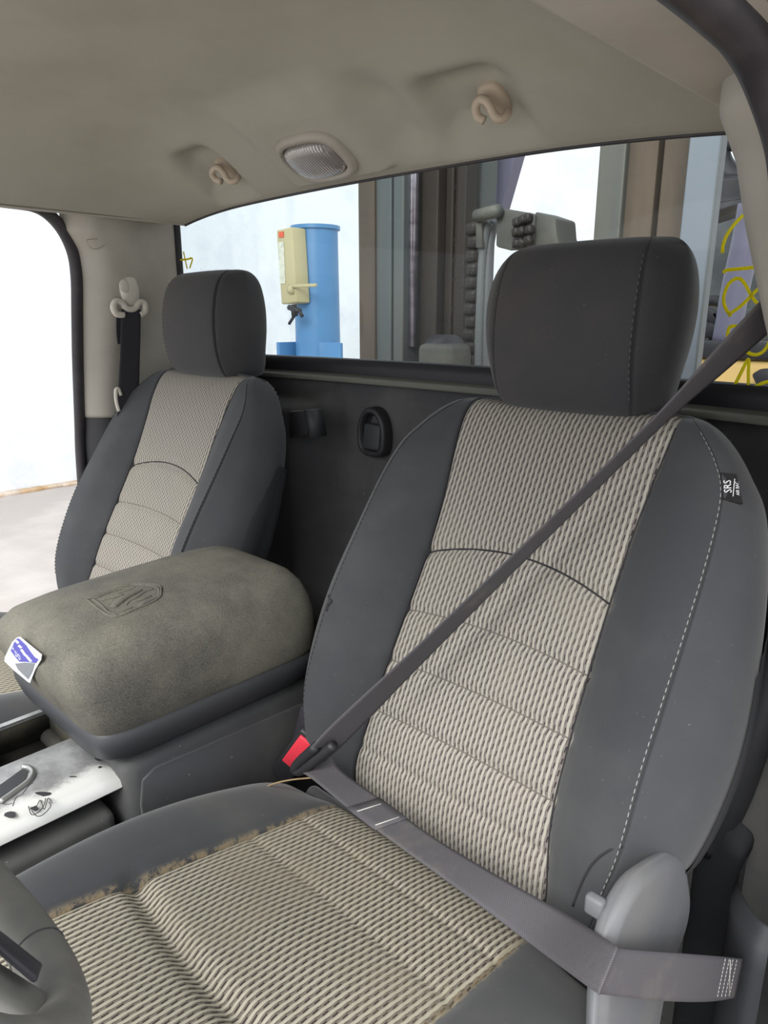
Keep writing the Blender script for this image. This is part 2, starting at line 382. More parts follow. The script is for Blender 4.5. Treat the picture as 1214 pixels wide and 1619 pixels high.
# B pillar trims: plan section swept over height, between the seal and the rear window edge
sz = np.array([p[2] for p in SEAL])[::-1]; sx_ = np.array([p[0] for p in SEAL])[::-1]; sy_ = np.array([p[1] for p in SEAL])[::-1]
def pillar(s, z0, z1, n, grow=0., slot=False):
    zz = np.linspace(z0, z1, n); G = []
    for z in zz:
        a = float(np.interp(min(z, 1.285), sz, sx_)); b = float(np.interp(min(z, 1.285), sz, sy_))
        wx = .652+.10*max(0, (1.02-z))*.8
        inn = min(a-.03, .628)+max(0, (1.0-z))*.22
        inn = a-.056
        row = cr([(a+.002, b+(-.004 if s > 0 else .003)), (a-.008, b+.008), (a-.028, b+.018), (inn+.008, b+.036), (inn, b+.06), (inn+.003, b+.11), (.5*(inn+wx)-.002, .5*(b+.11+.12)), (wx-.004, .125), (wx+.006, .150)], 6)
        if slot:                     # recess for the belt guide
            pass
        G.append([(s*(x-grow), y, z) for x, y in row])
    return grid(G, flip=(s < 0))
for s, nm in ((1, 'driver'), (-1, 'passenger')):
    o = struct('trim_pillar_upper_'+nm, pillar(s, .905 if s < 0 else .95, 1.335, 60), M['beige'], True, 'beige upper pillar trim on the %s side' % nm); solid(o, .003, -1 if s > 0 else -1)
    o = struct('trim_pillar_lower_'+nm, pillar(s, .25, .92, 40, -.004), M['lowertrim'], True, 'dark lower pillar trim on the %s side' % nm); solid(o, .003)

# ---- rear window
def wy(x): return .197-.15*x*x
def rrect(x0, x1, z0, z1, r, n=8):
    pts = []
    for cx, cz, a0 in ((x1-r, z1-r, 0), (x0+r, z1-r, 90), (x0+r, z0+r, 180), (x1-r, z0+r, 270)):
        for k in range(n+1):
            a = math.radians(a0+90*k/n); pts.append((cx+r*math.cos(a), cz+r*math.sin(a)))
    return pts
def dens(pts, step=.03):
    out = []
    for i, a in enumerate(pts):
        b = pts[(i+1) % len(pts)]; d = math.hypot(b[0]-a[0], b[1]-a[1]); n = max(1, int(d/step))
        for k in range(n): out.append((a[0]+(b[0]-a[0])*k/n, a[1]+(b[1]-a[1])*k/n))
    return out
inn = dens(rrect(-.642, .642, 1.042, 1.358, .035)); 
cxz = (0, 1.2)
rings = []
for dy, g in ((.004, 0), (-.006, .004), (-.006, .03), (.012, .045)):
    rings.append([(x+math.copysign(1, x)*min(1, abs(x)/.6)*g, wy(x)+dy, z+(g if z > 1.2 else -g)) for x, z in inn])
gx = np.linspace(-.66, .66, 50); gz = np.linspace(1.02, 1.375, 12)
win = struct('window_1', grid([[(x, wy(x), z) for z in gz] for x in gx]), M['glass'], True, 'wide dusty rear window of the truck cab')
fr = obj('window_frame', grid(rings, cv=True), M['frit'], win); solid(fr, .004)
# yellow paint-marker writing on the glass
def stroke(px):
    pts = []
    for a, b_ in px:
        x = at(a, b_, 'y', .17).x
        for _ in range(4): x = at(a, b_, 'y', wy(x)-.004).x
        p = at(a, b_, 'y', wy(x)-.004); pts.append(p)
    return tube(cr(pts, 6), .0020, 8, flat=.5, upv=(0, 1, 0))
for st in ([(1142, 400), (1143, 388), (1150, 370), (1165, 350), (1180, 337), (1198, 330), (1212, 328)],
           [(1207, 365), (1199, 378), (1197, 390), (1204, 395), (1214, 390), (1222, 380)],
           [(1143, 431), (1150, 427), (1180, 424), (1212, 420)],
           [(1155, 500), (1146, 485), (1144, 470), (1150, 452), (1160, 442), (1170, 441), (1178, 450), (1188, 468), (1198, 480), (1212, 484), (1225, 478)],
           [(1152, 497), (1172, 483), (1195, 460), (1212, 446), (1230, 436)],
           [(1148, 550), (1150, 530), (1154, 517), (1170, 515), (1186, 511)],
           [(1174, 545), (1180, 556), (1194, 561), (1206, 556), (1214, 545), (1220, 530)],
           [(1162, 608), (1172, 588), (1183, 568), (1183, 588), (1183, 610)],
           [(1194, 611), (1205, 606), (1220, 602)],
           [(290, 398), (293, 412), (296, 425)], [(285, 411), (296, 410), (304, 409), (300, 424)]):
    obj('marker_stroke', stroke(st), M['marker'], win, label='yellow paint marker stroke')

# ---- back wall: black band, sill strip, carpeted panel
nx, nz = 150, 90; P = np.zeros((nx, nz, 3)); xs = np.linspace(-.76, .76, nx); zs = np.linspace(.12, 1.004, nz)
for i, x in enumerate(xs):
    podm = sm(-.17, -.235, x)*sm(-.60, -.54, x)*sm(.985, .945, zs)
    low = sm(.62, .45, zs)
    bul = sm(.0, .10, x)*sm(.40, .30, x)*sm(.80, .70, zs)*.02
    y = .178-.10*x*x-.075*podm-.02*low-bul
    y = y+.012*sm(.975, 1.004, zs)
    pk = math.exp(-((x+.215)/.03)**2)*np.exp(-((zs-.925)/.03)**2)
    y = y+.035*pk
    P[i, :, 0] = x; P[i, :, 1] = y; P[i, :, 2] = zs
struct('wall_back', grid(P), M['carpet'], True, 'black carpeted panel below the rear window')
xs = np.linspace(-.70, .70, 60)
struct('trim_window_sill', grid([[(x, wy(x)-.030, 1.004), (x, wy(x)-.034, 1.010), (x, wy(x)-.026, 1.0135), (x, wy(x)-.018, 1.013), (x, wy(x)-.012, 1.017), (x, wy(x)+.004, 1.018)] for x in xs], flip=True), M['strip'], True, 'worn grey rubber strip along the window sill')
struct('trim_window_band', grid([[(x, wy(x)-.010, 1.012), (x, wy(x)-.012, 1.030), (x, wy(x)-.008, 1.044), (x, wy(x)+.003, 1.046)] for x in xs], flip=True), M['frit'], True, 'black band under the rear window glass')
struct('wall_back_outer', MB().box((0, .24, .55), (1.56, .03, .95)).done(), M['body'], False, 'cab rear sheet metal')
# ---- cab floor, sills
struct('floor', MB().box((0, -.45, .09), (1.56, 1.35, .04)).done(), M['carpet'], False, 'dark carpeted cab floor')
for s, nm in ((1, 'driver'), (-1, 'passenger')):
    struct('trim_sill_'+nm, MB().box((s*.775, -.55, .17), (.09, 1.1, .14), bev=.02).done(), M['lowertrim'] if s > 0 else M['body'], True, 'door sill on the %s side' % nm)
# moulded lower corner trim behind the driver seat
o = struct('trim_lower_corner', grid([[(x, y, z) for x, y in cr([(.50, .165), (.565, .15), (.59, .115), (.632, .085), (.66, .06), (.668, -.02), (.70, -.06), (.72, -.065)], 5)] for z in np.linspace(.12, .50, 14)]+[[(x+.0, y+.02, z) for x, y in cr([(.50, .165), (.565, .15), (.59, .115), (.632, .085), (.66, .06), (.668, -.02), (.70, -.06), (.72, -.065)], 5)] for z in (.508, .512)]), M['lowertrim'], True, 'dark moulded plastic trim behind the driver seat')
o = struct('trim_lower_brace', tube(cr([(.60, .13, .45), (.625, .10, .55), (.645, .07, .66), (.675, .03, .80), (.69, 0, .9)], 6), [.035]*25, 10, flat=.6), M['lowertrim'], True, 'slanting dark plastic brace by the driver pillar')

# ---- dome lamp
LN = Vector((0, -.5, -.86)).normalized()     # outward normal of the sloping header
LC = Vector((0.0, -.018, 1.3435)); LX = Vector((1, 0, 0)); LY = LN.cross(LX)*-1
if LY.z < 0: LY = -LY
def lamp_pt(a, b_, h): return LC+LX*a+LY*b_+LN*h
def sup(w, h, n, e=3.0):
    out = []
    for k in range(n):
        t = 2*math.pi*k/n; c, s_ = math.cos(t), math.sin(t)
        out.append((w*math.copysign(abs(c)**(2/e), c), h*math.copysign(abs(s_)**(2/e), s_)))
    return out
lamp = empty('dome_lamp', LC, 'oval dome lamp with ribbed lens in the headliner above the rear window', 'lamp')
rg = []
for w, h, z in ((.066, .046, -.012), (.066, .046, .004), (.063, .043, .010), (.055, .035, .012), (.053, .0325, .006)):
    rg.append([lamp_pt(a, b_, z) for a, b_ in sup(w, h, 48)])
obj('bezel', grid(rg, cv=True), M['beige'], lamp)
rg = [[lamp_pt(a*f, b_*f, z) for a, b_ in sup(.0525, .032, 48)] for f, z in ((1, .004), (.97, .011), (.85, .015), (.5, .0165), (.02, .017))]
obj('lens', grid(rg, cv=True, caps=(1,)), M['lens'], lamp)
# ---- coat hooks
def coat_hook(px, py, rod, label):
    c_, n = hit(ceil, px, py); r = empty('coat_hook', c_, label, 'hook', 'coat hooks in the headliner')
    X_ = (Vector((1, 0, 0))-n*n.x).normalized(); Y_ = n.cross(X_)
    if Y_.z < 0: Y_ = -Y_
    def q(a, b_, h): return c_+X_*a+Y_*b_+n*h
    rg = [[q(a, b_, h) for a, b_ in sup(.0175*f, .024*f, 28, 2.8)] for f, h in ((1, -.012), (1, .003), (.92, .007), (.5, .009), (.02, .009))]
    obj('base', grid(rg, cv=True, caps=(1,)), M['hook'], r)
    k = len(rod); pts = [at(a, b_, 'y', c_.y-.006-.024*math.sin(math.pi*min(1, i/(k-1)*1.0)*.75)) for i, (a, b_) in enumerate(rod)]
    obj('loop', tube(cr(pts, 6), .0052, 12), M['hook'], r)
    return r
coat_hook(783, 154, [(803, 176), (799, 184), (790, 188), (781, 182), (776, 171), (769, 160), (759, 157), (752, 168), (755, 184), (766, 191)], 'tan plastic coat hook in the headliner above the driver headrest')
coat_hook(361, 265, [(377, 279), (373, 285), (365, 287), (358, 282), (354, 274), (347, 266), (340, 265), (335, 273), (340, 283), (350, 287)], 'tan plastic coat hook in the headliner near the passenger pillar')

# ================================================================== SEATS
PZ = [.44, .50, .555, .60, .64, .70, .76, .83, .90, .96, 1.0, 1.05]
PY = [-.215, -.214, -.207, -.197, -.182, -.154, -.122, -.083, -.048, -.022, -.005, .012]
def dense_prof():
    zz = np.linspace(.44, 1.05, 200); yy = np.interp(zz, PZ, PY); k = np.ones(25)/25
    yp = np.pad(yy, 12, mode='reflect', reflect_type='odd'); return zz, np.convolve(yp, k, 'valid')
DZ, DY = dense_prof()
def prof(z):
    y = np.interp(z, DZ, DY); dy = (np.interp(z+.01, DZ, DY)-np.interp(z-.01, DZ, DY))/.02
    n = np.array([-1, dy]); n /= np.linalg.norm(n); return y, n       # (y), front normal (ny, nz)
#        z     ho    hs    hi    b     fs    depth
LV = [(.500, .185, .155, .125, .000, .030, .060),
      (.515, .198, .172, .138, .010, .012, .088),
      (.555, .224, .200, .143, .022, .002, .104),
      (.600, .241, .212, .137, .032, .000, .110),
      (.640, .262, .220, .132, .038, .000, .112),
      (.700, .274, .221, .130, .042, .000, .112),
      (.760, .276, .222, .128, .042, .000, .112),
      (.830, .267, .221, .127, .036, .000, .108),
      (.900, .253, .218, .130, .026, .000, .102),
      (.950, .236, .210, .135, .014, .001, .096),
      (.980, .214, .193, .138, .006, .004, .088),
      (1.002, .194, .174, .139, .002, .009, .080),
      (1.018, .174, .157, .138, .000, .018, .068),
      (1.026, .160, .147, .137, .000, .032, .054)]
LVd = cr(LV, 12)
NS = 6
def back_rows():
    rows = []
    arc = 0; lastp = None
    for (z, ho, hs, hi, bb, fs, dp) in LVd:
        w = hs-hi
        half = [(0, .003), (hi*.5, .002), (hi*.86, .000), (hi, .0005), (hi+.2*w, -.30*bb), (hi+.55*w, -.80*bb), (hs-.06*w, -1.0*bb), (hs, -.97*bb), (hs+.22*(ho-hs), -.80*bb),
                (ho-.22*(ho-hs), -.25*bb+.006), (ho, .030), (ho-.004, .062), (ho-.024, dp-.010), (ho*.6, dp), (0, dp)]
        h = cr(half, NS)
        # seams: sink insert edge and side seam a little
        iI, iS = 3*NS, 7*NS
        for idx, dd in ((iI, .0045), (iI-1, .0015), (iI+1, .0015), (iS, .003), (iS+1, .001), (iS-1, .001)): h[idx, 1] += dd
        h[:, 1] = np.where(h[:, 1] < dp-.02, np.minimum(h[:, 1]+fs, dp-.004), h[:, 1])
        y, n = prof(z)
        if lastp is not None: arc += math.hypot(z-lastp[0], y-lastp[1])
        lastp = (z, y)
        rows.append((z, y, n, h, arc, hi, iI, iS))
    return rows
ROWS = back_rows()
def seamdep(z, s, hi):
    k = min(1, abs(s)/hi); d = 0
    for zs_, arch, amp, wd in ((.829, .022, .006, .006), (.760, .008, .0045, .005), (.700, .004, .0045, .005), (.640, .002, .0045, .005), (.590, .0, .003, .005)):
        q = (z-(zs_+arch*(1-k*k)))/wd; d += amp*math.exp(-q*q)
    # gentle pillow between the seams
    return d
def bpt(row, s, off):
    z, y, n, h, arc, hi, iI, iS = row
    return (s, y-n[0]*off, z-n[1]*off)
def seat_part(sel):
    G, UV = [], []
    for row in ROWS:
        z, y, n, h, arc, hi, iI, iS = row
        g, uv = [], []
        for s, off, ins in sel(row):
            ee = max(0, abs(s)-hi); off += seamdep(z, s, hi)*(1 if ins else math.exp(-(ee/.006)**2))
            g.append(bpt(row, s, off)); uv.append((s, arc))
        G.append(g); UV.append(uv)
    return G, UV
def side_sel(sgn, i0, i1): return lambda row: [(sgn*row[3][i, 0], row[3][i, 1], False) for i in range(i0, i1+1)]
def ins_sel(row):
    h, iI = row[3], row[6]
    L = [(-h[i, 0], h[i, 1], True) for i in range(iI, 0, -1)]+[(h[i, 0], h[i, 1], True) for i in range(0, iI+1)]
    out = []                         # finer columns
    for a, b_ in zip(L[:-1], L[1:]): out += [a, ((a[0]+b_[0])/2, (a[1]+b_[1])/2, True)]
    return out+[L[-1]]
iI, iS, iB, iE = 3*NS, 7*NS, 11*NS, 14*NS
SM = {}
SM['insert'] = seat_part(ins_sel)
for sg, k in ((1, 'R'), (-1, 'L')):
    SM['bol'+k] = seat_part(side_sel(sg, iI, iS)); SM['sid'+k] = seat_part(side_sel(sg, iS, iB))
SM['shell'] = seat_part(lambda row: [(-row[3][i, 0], row[3][i, 1], False) for i in range(iB, iE)]+[(row[3][i, 0], row[3][i, 1], False) for i in range(iE, iB-1, -1)])
def gmesh(k, flip=False):
    G, UV = SM[k]; return grid(G, uv=UV, flip=flip)
ME = {'insert': gmesh('insert', True), 'bolR': gmesh('bolR', True), 'bolL': gmesh('bolL'), 'sidR': gmesh('sidR', True), 'sidL': gmesh('sidL'), 'shell': gmesh('shell')}
top = ROWS[-1]; ring = [bpt(top, -top[3][i, 0], top[3][i, 1]) for i in range(iE, 0, -1)]+[bpt(top, top[3][i, 0], top[3][i, 1]) for i in range(0, iE)]
cen = np.mean(np.array(ring), axis=0)+np.array((0, 0, .004))
CG = [[tuple(cen+(np.array(p)-cen)*f+np.array((0, 0, zz))) for p in ring] for f, zz in ((1, 0), (.93, .002), (.75, .003), (.02, .003))]
ME['topcap'] = grid(CG, cv=True)
bot = ROWS[0]; ring = [bpt(bot, -bot[3][i, 0], bot[3][i, 1]) for i in range(iE, 0, -1)]+[bpt(bot, bot[3][i, 0], bot[3][i, 1]) for i in range(0, iE)]
cen = np.mean(np.array(ring), axis=0)
ME['botcap'] = grid([[tuple(cen+(np.array(p)-cen)*f+np.array((0, 0, zz))) for p in ring] for f, zz in ((1, 0), (.8, -.012), (.02, -.014))], cv=True)
# stitching
def stitches(path, n, L, gap, r, lift=None):
    P = np.array(path, float); sl = np.r_[0, np.cumsum(np.linalg.norm(np.diff(P, axis=0), axis=1))]
    mb = []; vs = []; fs = []; d = 0
    f = lambda t: np.array([np.interp(t, sl, P[:, k]) for k in range(3)])
    while d+L < sl[-1]:
        rg = tube_arrays([f(d), f(d+L*.5), f(d+L)], [r*.6, r, r*.6], 5); b0 = len(vs)
        for q in rg: vs += q
        for i in range(2):
            for j in range(5): fs.append((b0+i*5+j, b0+i*5+(j+1) % 5, b0+(i+1)*5+(j+1) % 5, b0+(i+1)*5+j))
        d += L+gap
    return mesh('m', vs, fs)
def seam_path(sg, idx, z0, z1, doff=0., dout=-.001):
    out = []
    for row in ROWS:
        if z0 <= row[0] <= z1:
            s = row[3][idx, 0]+doff; out.append(bpt(row, sg*s, row[3][idx, 1]-.003+dout))
    return out
for sg, k in ((1, 'R'), (-1, 'L')):
    ME['edge'+k] = tube(seam_path(sg, iI, .52, 1.012, 0., -.0002), .0010, 6)
    ME['stitch'+k] = stitches(seam_path(sg, iS-2, .60, 1.012, 0., .0021), 0,   .0045, .0028, .0006)
CROSS = []
def bsurf(z, s):
    y = [np.interp(z, [r[0] for r in ROWS], [r[1] for r in ROWS])]
    row = min(ROWS, key=lambda r: abs(r[0]-z)); _, n = prof(z); off = float(np.interp(abs(s), row[3][:iI+1, 0], row[3][:iI+1, 1]))+seamdep(z, s, row[5])-.0012
    return (s, y[0]-n[0]*off, z-n[1]*off)
for z0, ar in ((.829, .022), (.760, .008), (.700, .004), (.640, .002)):
    hi_ = float(np.interp(z0, [l[0] for l in LV], [l[3] for l in LV]))*.985
    CROSS.append(tube([bsurf(z0+ar*(1-(q/hi_)**2), q) for q in np.linspace(-hi_, hi_, 41)],   .0012 if z0 > .8 else .00075, 6))
# rear plastic panel wrapping the back of the backrest
BP = []
for row in ROWS:
    if .515 < row[0] < .90:
        f_ = min(1, (.90-row[0])/.10, (row[0]-.515)/.02+.2); i0 = int(iB-NS*1.2*f_)
        r_ = [(-row[3][i, 0]-.003, row[3][i, 1]+.002) for i in np.linspace(iB-NS*1.1*f_, iE, 26).astype(int)]
        r_ += [(-a, b_) for a, b_ in r_[::-1][1:]]; BP.append([bpt(row, a, b_+.002) for a, b_ in r_])
ME['panel'] = grid(BP)
# headrest
HL = [  # z, ho, hs, yfront, depth
    (1.006, .070, .055, .040, .050), (1.011, .098, .080, .018, .095), (1.028, .110, .088, .002, .118), (1.06, .118, .0895, -.008, .127), (1.095, .125, .090, -.011, .130),
    (1.13, .128, .090, -.009, .126), (1.16, .126, .089, -.003, .116), (1.182, .120, .087, .006, .102), (1.196, .111, .084, .018, .082), (1.204, .098, .078, .034, .056), (1.2065, .080, .066, .046, .032)]
HLd = cr(HL, 7)
HR = []
for z, ho, hs, yf, dp in HLd:
    h = cr([(0, -.001), (hs*.5, .000), (hs*.93, .003), (hs, .006), (hs+.35*(ho-hs), .012), (ho-.1*(ho-hs), .034 if dp > .08 else dp*.4), (ho, .5*dp), (ho-.012, .8*dp), (ho*.62, dp*.97), (0, dp)], 5)
    for idx, dd in ((15, .003), (14, .001), (16, .001)): h[idx, 1] += dd
    HR.append((z, yf, h))
def hpt(r, s, off): return (s, r[1]+off, r[0])
def hgrid(a, b_, sg): return [[hpt(r, sg*r[2][i, 0], r[2][i, 1]) for i in range(a, b_+1)] for r in HR]
ME['hfront'] = grid([[hpt(r, -r[2][i, 0], r[2][i, 1]) for i in range(15, 0, -1)]+[hpt(r, r[2][i, 0], r[2][i, 1]) for i in range(0, 16)] for r in HR], flip=True)
ME['hsideR'] = grid(hgrid(15, 45, 1), flip=True); ME['hsideL'] = grid(hgrid(15, 45, -1))
def hcap(r, dz):
    ring = [hpt(r, -r[2][i, 0], r[2][i, 1]) for i in range(45, 0, -1)]+[hpt(r, r[2][i, 0], r[2][i, 1]) for i in range(0, 45)]
    c = np.mean(np.array(ring), axis=0)
    return grid([[tuple(c+(np.array(p)-c)*f+np.array((0, 0, z_))) for p in ring] for f, z_ in ((1, 0), (.6, dz), (.02, dz))], cv=True)
mb = MB().add(hcap(HR[-1], .001)); ME['hcaps'] = mb.done()
ME['hbot'] = MB().add(hcap(HR[0], -.002)).done()
hp = [hpt(r, r[2][13, 0], r[2][13, 1]-.0007) for r in HR if 1.03 < r[0] < 1.19]
ME['hstitchR'] = stitches(hp, 0, .0042, .0035, .0006)
ME['hstitchL'] = stitches([(-a, b_, c) for a, b_, c in hp], 0, .0042, .0035, .0006)
ME['hpostR'] = MB().cyl((.055, .055, .97), (.055, .06, 1.03), .007).done(); ME['hpostL'] = MB().cyl((-.055, .055, .97), (-.055, .06, 1.03), .007).done()
# cushion:   y     z0    hi    bh    ho   edge drop
CV = [(-.215, .500, .140, -.030, .235), (-.235, .520, .143, -.016, .252), (-.27, .532, .145, -.006, .262), (-.32, .541, .147, .006, .264), (-.40, .556, .149, .016, .262), (-.48, .571, .151, .018, .254),
      (-.56, .585, .153, .014, .240), (-.64, .594, .155, .008, .226), (-.72, .597, .156, .004, .216), (-.77, .588, .156, .002, .210), (-.805, .560, .155, .0, .205), (-.825, .500, .153, .000, .20), (-.83, .42, .152, 0, .198)]
CVd = cr(CV, 14)
CROWS = []; arc = 0; lp = None
for (y, z0, hi, bh, ho) in CVd:
    w = ho-hi
    dn = z0-.40
    h = cr([(0, 0), (hi*.5, .000), (hi*.9, -.001), (hi, -.003), (hi+.14*w, .35*bh+.002), (hi+.42*w, .92*bh+.003), (hi+.68*w, 1.0*bh), (ho-.07*w-.004, .55*bh-.014), (ho, -.055), (ho-.002, -.11), (ho-.02, -.17)], 6)
    h[18, 1] -= .004; h[17, 1] -= .0015
    if lp: arc += math.hypot(y-lp[0], z0-lp[1])
    lp = (y, z0); CROWS.append((y, z0, hi, h, arc))
def cdep(y, s, hi):
    d = 0
    for y0, amp, wd in ((-.500, .011, .011), (-.363, .0022, .0045), (-.292, .0018, .0045)):
        yy = y0-(.012 if amp > .01 else 0)*(1-(s/hi)**2)
        q = (y-yy)/wd; d += amp*math.exp(-q*q)
    return d+ (-.006*math.exp(-((y+.43)/.05)**2)*(1-(s/hi)**2))
def cgrid(sel):
    G, UV, D = [], [], []
    for row in CROWS:
        y, z0, hi, h, a = row; g, uv = [], []
        for s, dz, ins, e in sel(h):
            yy = y
            z = z0+dz-cdep(y, s, hi)*(1 if ins else math.exp(-((abs(s)-hi)/.008)**2))
            g.append((s, yy, z)); uv.append((s, a)); D.append(e)
        G.append(g); UV.append(uv)
    return G, UV, D
def dirtmesh(t, flip):
    me = grid(t[0], uv=t[1], flip=flip); a = me.attributes.new('dirt', 'FLOAT', 'POINT'); a.data.foreach_set('value', np.array(t[2], dtype=np.float32)); return me
def csel_ins(h):
    L = [(-h[i, 0], h[i, 1]) for i in range(18, 0, -1)]+[(h[i, 0], h[i, 1]) for i in range(0, 19)]
    o_ = []
    for a, b_ in zip(L[:-1], L[1:]): o_ += [a, ((a[0]+b_[0])/2, (a[1]+b_[1])/2)]
    o_ += [L[-1]]; hi = h[18, 0]
    return [(s, z, True, float(np.clip((abs(s)-hi+.006)/.006, 0, 1))*.6) for s, z in o_]
ME['cins'] = dirtmesh(cgrid(csel_ins), False)
for sg, k in ((1, 'R'), (-1, 'L')):
    t = cgrid(lambda h: [(sg*h[i, 0], h[i, 1], False, float(np.clip(1-(h[i, 0]-h[18, 0])/.006, 0, 1))*.8) for i in range(18, 61)])
    ME['cbol'+k] = dirtmesh(t, sg < 0)
ME['cback'] = MB().box((0, -.215, .44), (.44, .02, .12), bev=.008).done()
ME['cbase'] = MB().box((0, -.52, .33), (.46, .50, .14), bev=.02).done()
ME['cfootL'] = MB().box((-.17, -.50, .185), (.05, .52, .15), bev=.01).done(); ME['cfootR'] = MB().box((.17, -.50, .185), (.05, .52, .15), bev=.01).done()

def part(name, me, mat, parent, kind=None, label=None):
    m2_ = me if not me.materials else me
    if not me.materials: me.materials.append(mat)
    me.polygons.foreach_set('use_smooth', [True]*len(me.polygons))
    o = bpy.data.objects.new(name, me); COL.objects.link(o); o.parent = parent
    if kind: o['kind'] = kind
    if label: o['label'] = label
    return o
def seat(cx, label, group):
    r = empty('bucket_seat', (cx, 0, 0), label, 'seat', group)
    b = part('backrest', ME['shell'], M['side'], r)
    part('backrest_insert', ME['insert'], M['insert'], b, label='cream and grey woven backrest insert with sewn cross seams')
    for k in 'RL':
        part('backrest_bolster', ME['bol'+k], M['bolster'], b); part('backrest_side', ME['sid'+k], M['side'], b)
        o = part('seam_stitching', ME['stitch'+k], M['stitch'], b, 'stuff')
        if cx < 0 or k == 'L': o.material_slots[0].link = 'OBJECT'; o.material_slots[0].material = M['threadd']
    for i_, q_ in enumerate(CROSS): part('cross_seam', q_, M['threadd'] if i_ == 0 else M['threadm'], b)
    part('rear_panel', ME['panel'], M['lowertrim'], b, label='hard plastic rear panel')
    for k in 'RL': part('insert_seam', ME['edge'+k], M['threadd'], b)
    part('backrest_top', ME['topcap'], M['side'], b); part('backrest_underside', ME['botcap'], M['side'], b)
    h = part('headrest', ME['hfront'], M['headrest'], r)
    for k in 'RL':
        part('headrest_side', ME['hside'+k], M['headrest'], h); o = part('seam_stitching', ME['hstitch'+k], M['hthread'], h, 'stuff'); o.material_slots[0].link = 'OBJECT'; o.material_slots[0].material = M['hthread'] if cx > 0 and k == 'R' else M['threadd']; part('headrest_post', ME['hpost'+k], M['steel'], h)
    part('headrest_crown', ME['hcaps'], M['headrest'], h); part('headrest_underside', ME['hbot'], M['headrest'], h)
    c = part('cushion', ME['cins'], M['insert2'], r, label='stained cream woven cushion centre')
    for k in 'RL': part('cushion_bolster', ME['cbol'+k], M['cushcloth'], c)
    part('cushion_rear', ME['cback'], M['cushcloth'], c)
    part('seat_base', ME['cbase'], M['black'], r); part('seat_rail', ME['cfootL'], M['black'], r); part('seat_rail', ME['cfootR'], M['black'], r)
    return r
drv = seat(.40, 'charcoal driver bucket seat with cream woven insert and belt across it', 'front seats')
pas = seat(-.40, 'charcoal passenger bucket seat beyond the centre console', 'front seats')

# driver seat: outboard recliner cover, airbag tag, lower corner patch
def prof_prism(pts, x0, x1, bev, n=4):
    mb = MB().prism([(x0, y, z) for y, z in pts], (1, 0, 0), x1-x0); return mb.done()
rc = cr([(-.29, .26), (-.302, .50), (-.310, .60), (-.303, .655), (-.27, .676), (-.225, .668), (-.165, .642), (-.138, .600), (-.122, .56), (-.126, .53), (-.152, .50), (-.165, .448), (-.17, .26)], 4)
o = obj('recliner_cover', prof_prism([(y, z) for y, z in rc], .640, .660, 0), M['cover'], drv, label='pale grey plastic recliner cover'); bevel(o, .010, 4)
o = obj('recliner_clip', MB().box((.636, -.292, .660), (.016, .010, .018), bev=.003).done(), M['cover'], drv)
# airbag tag on the side seam
tg = at(1155, 738, 'y', .0)
def side_surface(z, f):   # point on the driver's outboard side panel, f in 0..1 from seam to rear
    row = min(ROWS, key=lambda r: abs(r[0]-z)); i = int(iS+f*(iB-iS)); p = bpt(row, row[3][i, 0], row[3][i, 1]); return Vector((p[0]+.40, p[1], p[2]))
A = side_surface(.968, .04); B_ = side_surface(.968, .42); Cc = side_surface(.944, .42); D_ = side_surface(.944, .04)
nrm = (B_-A).cross(D_-A).normalized()
if nrm.dot(CAM-A) < 0: nrm = -nrm
tagm = MB().prism([A+nrm*.002, B_+nrm*.004, Cc+nrm*.004, D_+nrm*.002], nrm, .0012).done()
tag = obj('airbag_tag', tagm, M['tag'], drv, False, label='black cloth tag reading SRS AIR BAG')
def text(s, size, origin, xdir, ydir, mat, name, parent, lift=.0004, align='CENTER'):
    cu = bpy.data.curves.new(name, 'FONT'); cu.body = s; cu.size = size; cu.align_x = align; cu.align_y = 'CENTER'; cu.extrude = .00015; cu.resolution_u = 2
    t = bpy.data.objects.new('tmp', cu); COL.objects.link(t); dg = bpy.context.evaluated_depsgraph_get(); me = bpy.data.meshes.new_from_object(t.evaluated_get(dg)); bpy.data.objects.remove(t)
    xd = Vector(xdir).normalized(); zd = xd.cross(Vector(ydir)).normalized(); yd = zd.cross(xd)
    Mx = Matrix(((xd.x, yd.x, zd.x, origin[0]), (xd.y, yd.y, zd.y, origin[1]), (xd.z, yd.z, zd.z, origin[2]), (0, 0, 0, 1)))
    me.transform(Mx); me.materials.clear(); return obj(name, me, mat, parent, False)
ctr = (A+B_+Cc+D_)/4+nrm*.0048; across = (B_-A).normalized(); upd = (A-D_).normalized()
text('SRS', .0098, ctr+across*.001-across*.0035, upd, -across, M['tagw'], 'tag_lettering', tag)
text('AIR BAG', .0042, ctr+across*.0062, upd, -across, M['tagw'], 'tag_lettering', tag)
obj('tag_rule', MB().box((0, 0, 0), (.0007, .020, .0004)).done(), M['tagw'], tag, False).matrix_world = Matrix.Translation(ctr+across*.0028) @ Matrix((( across.x, upd.x, nrm.x, 0), (across.y, upd.y, nrm.y, 0), (across.z, upd.z, nrm.z, 0), (0, 0, 0, 1)))

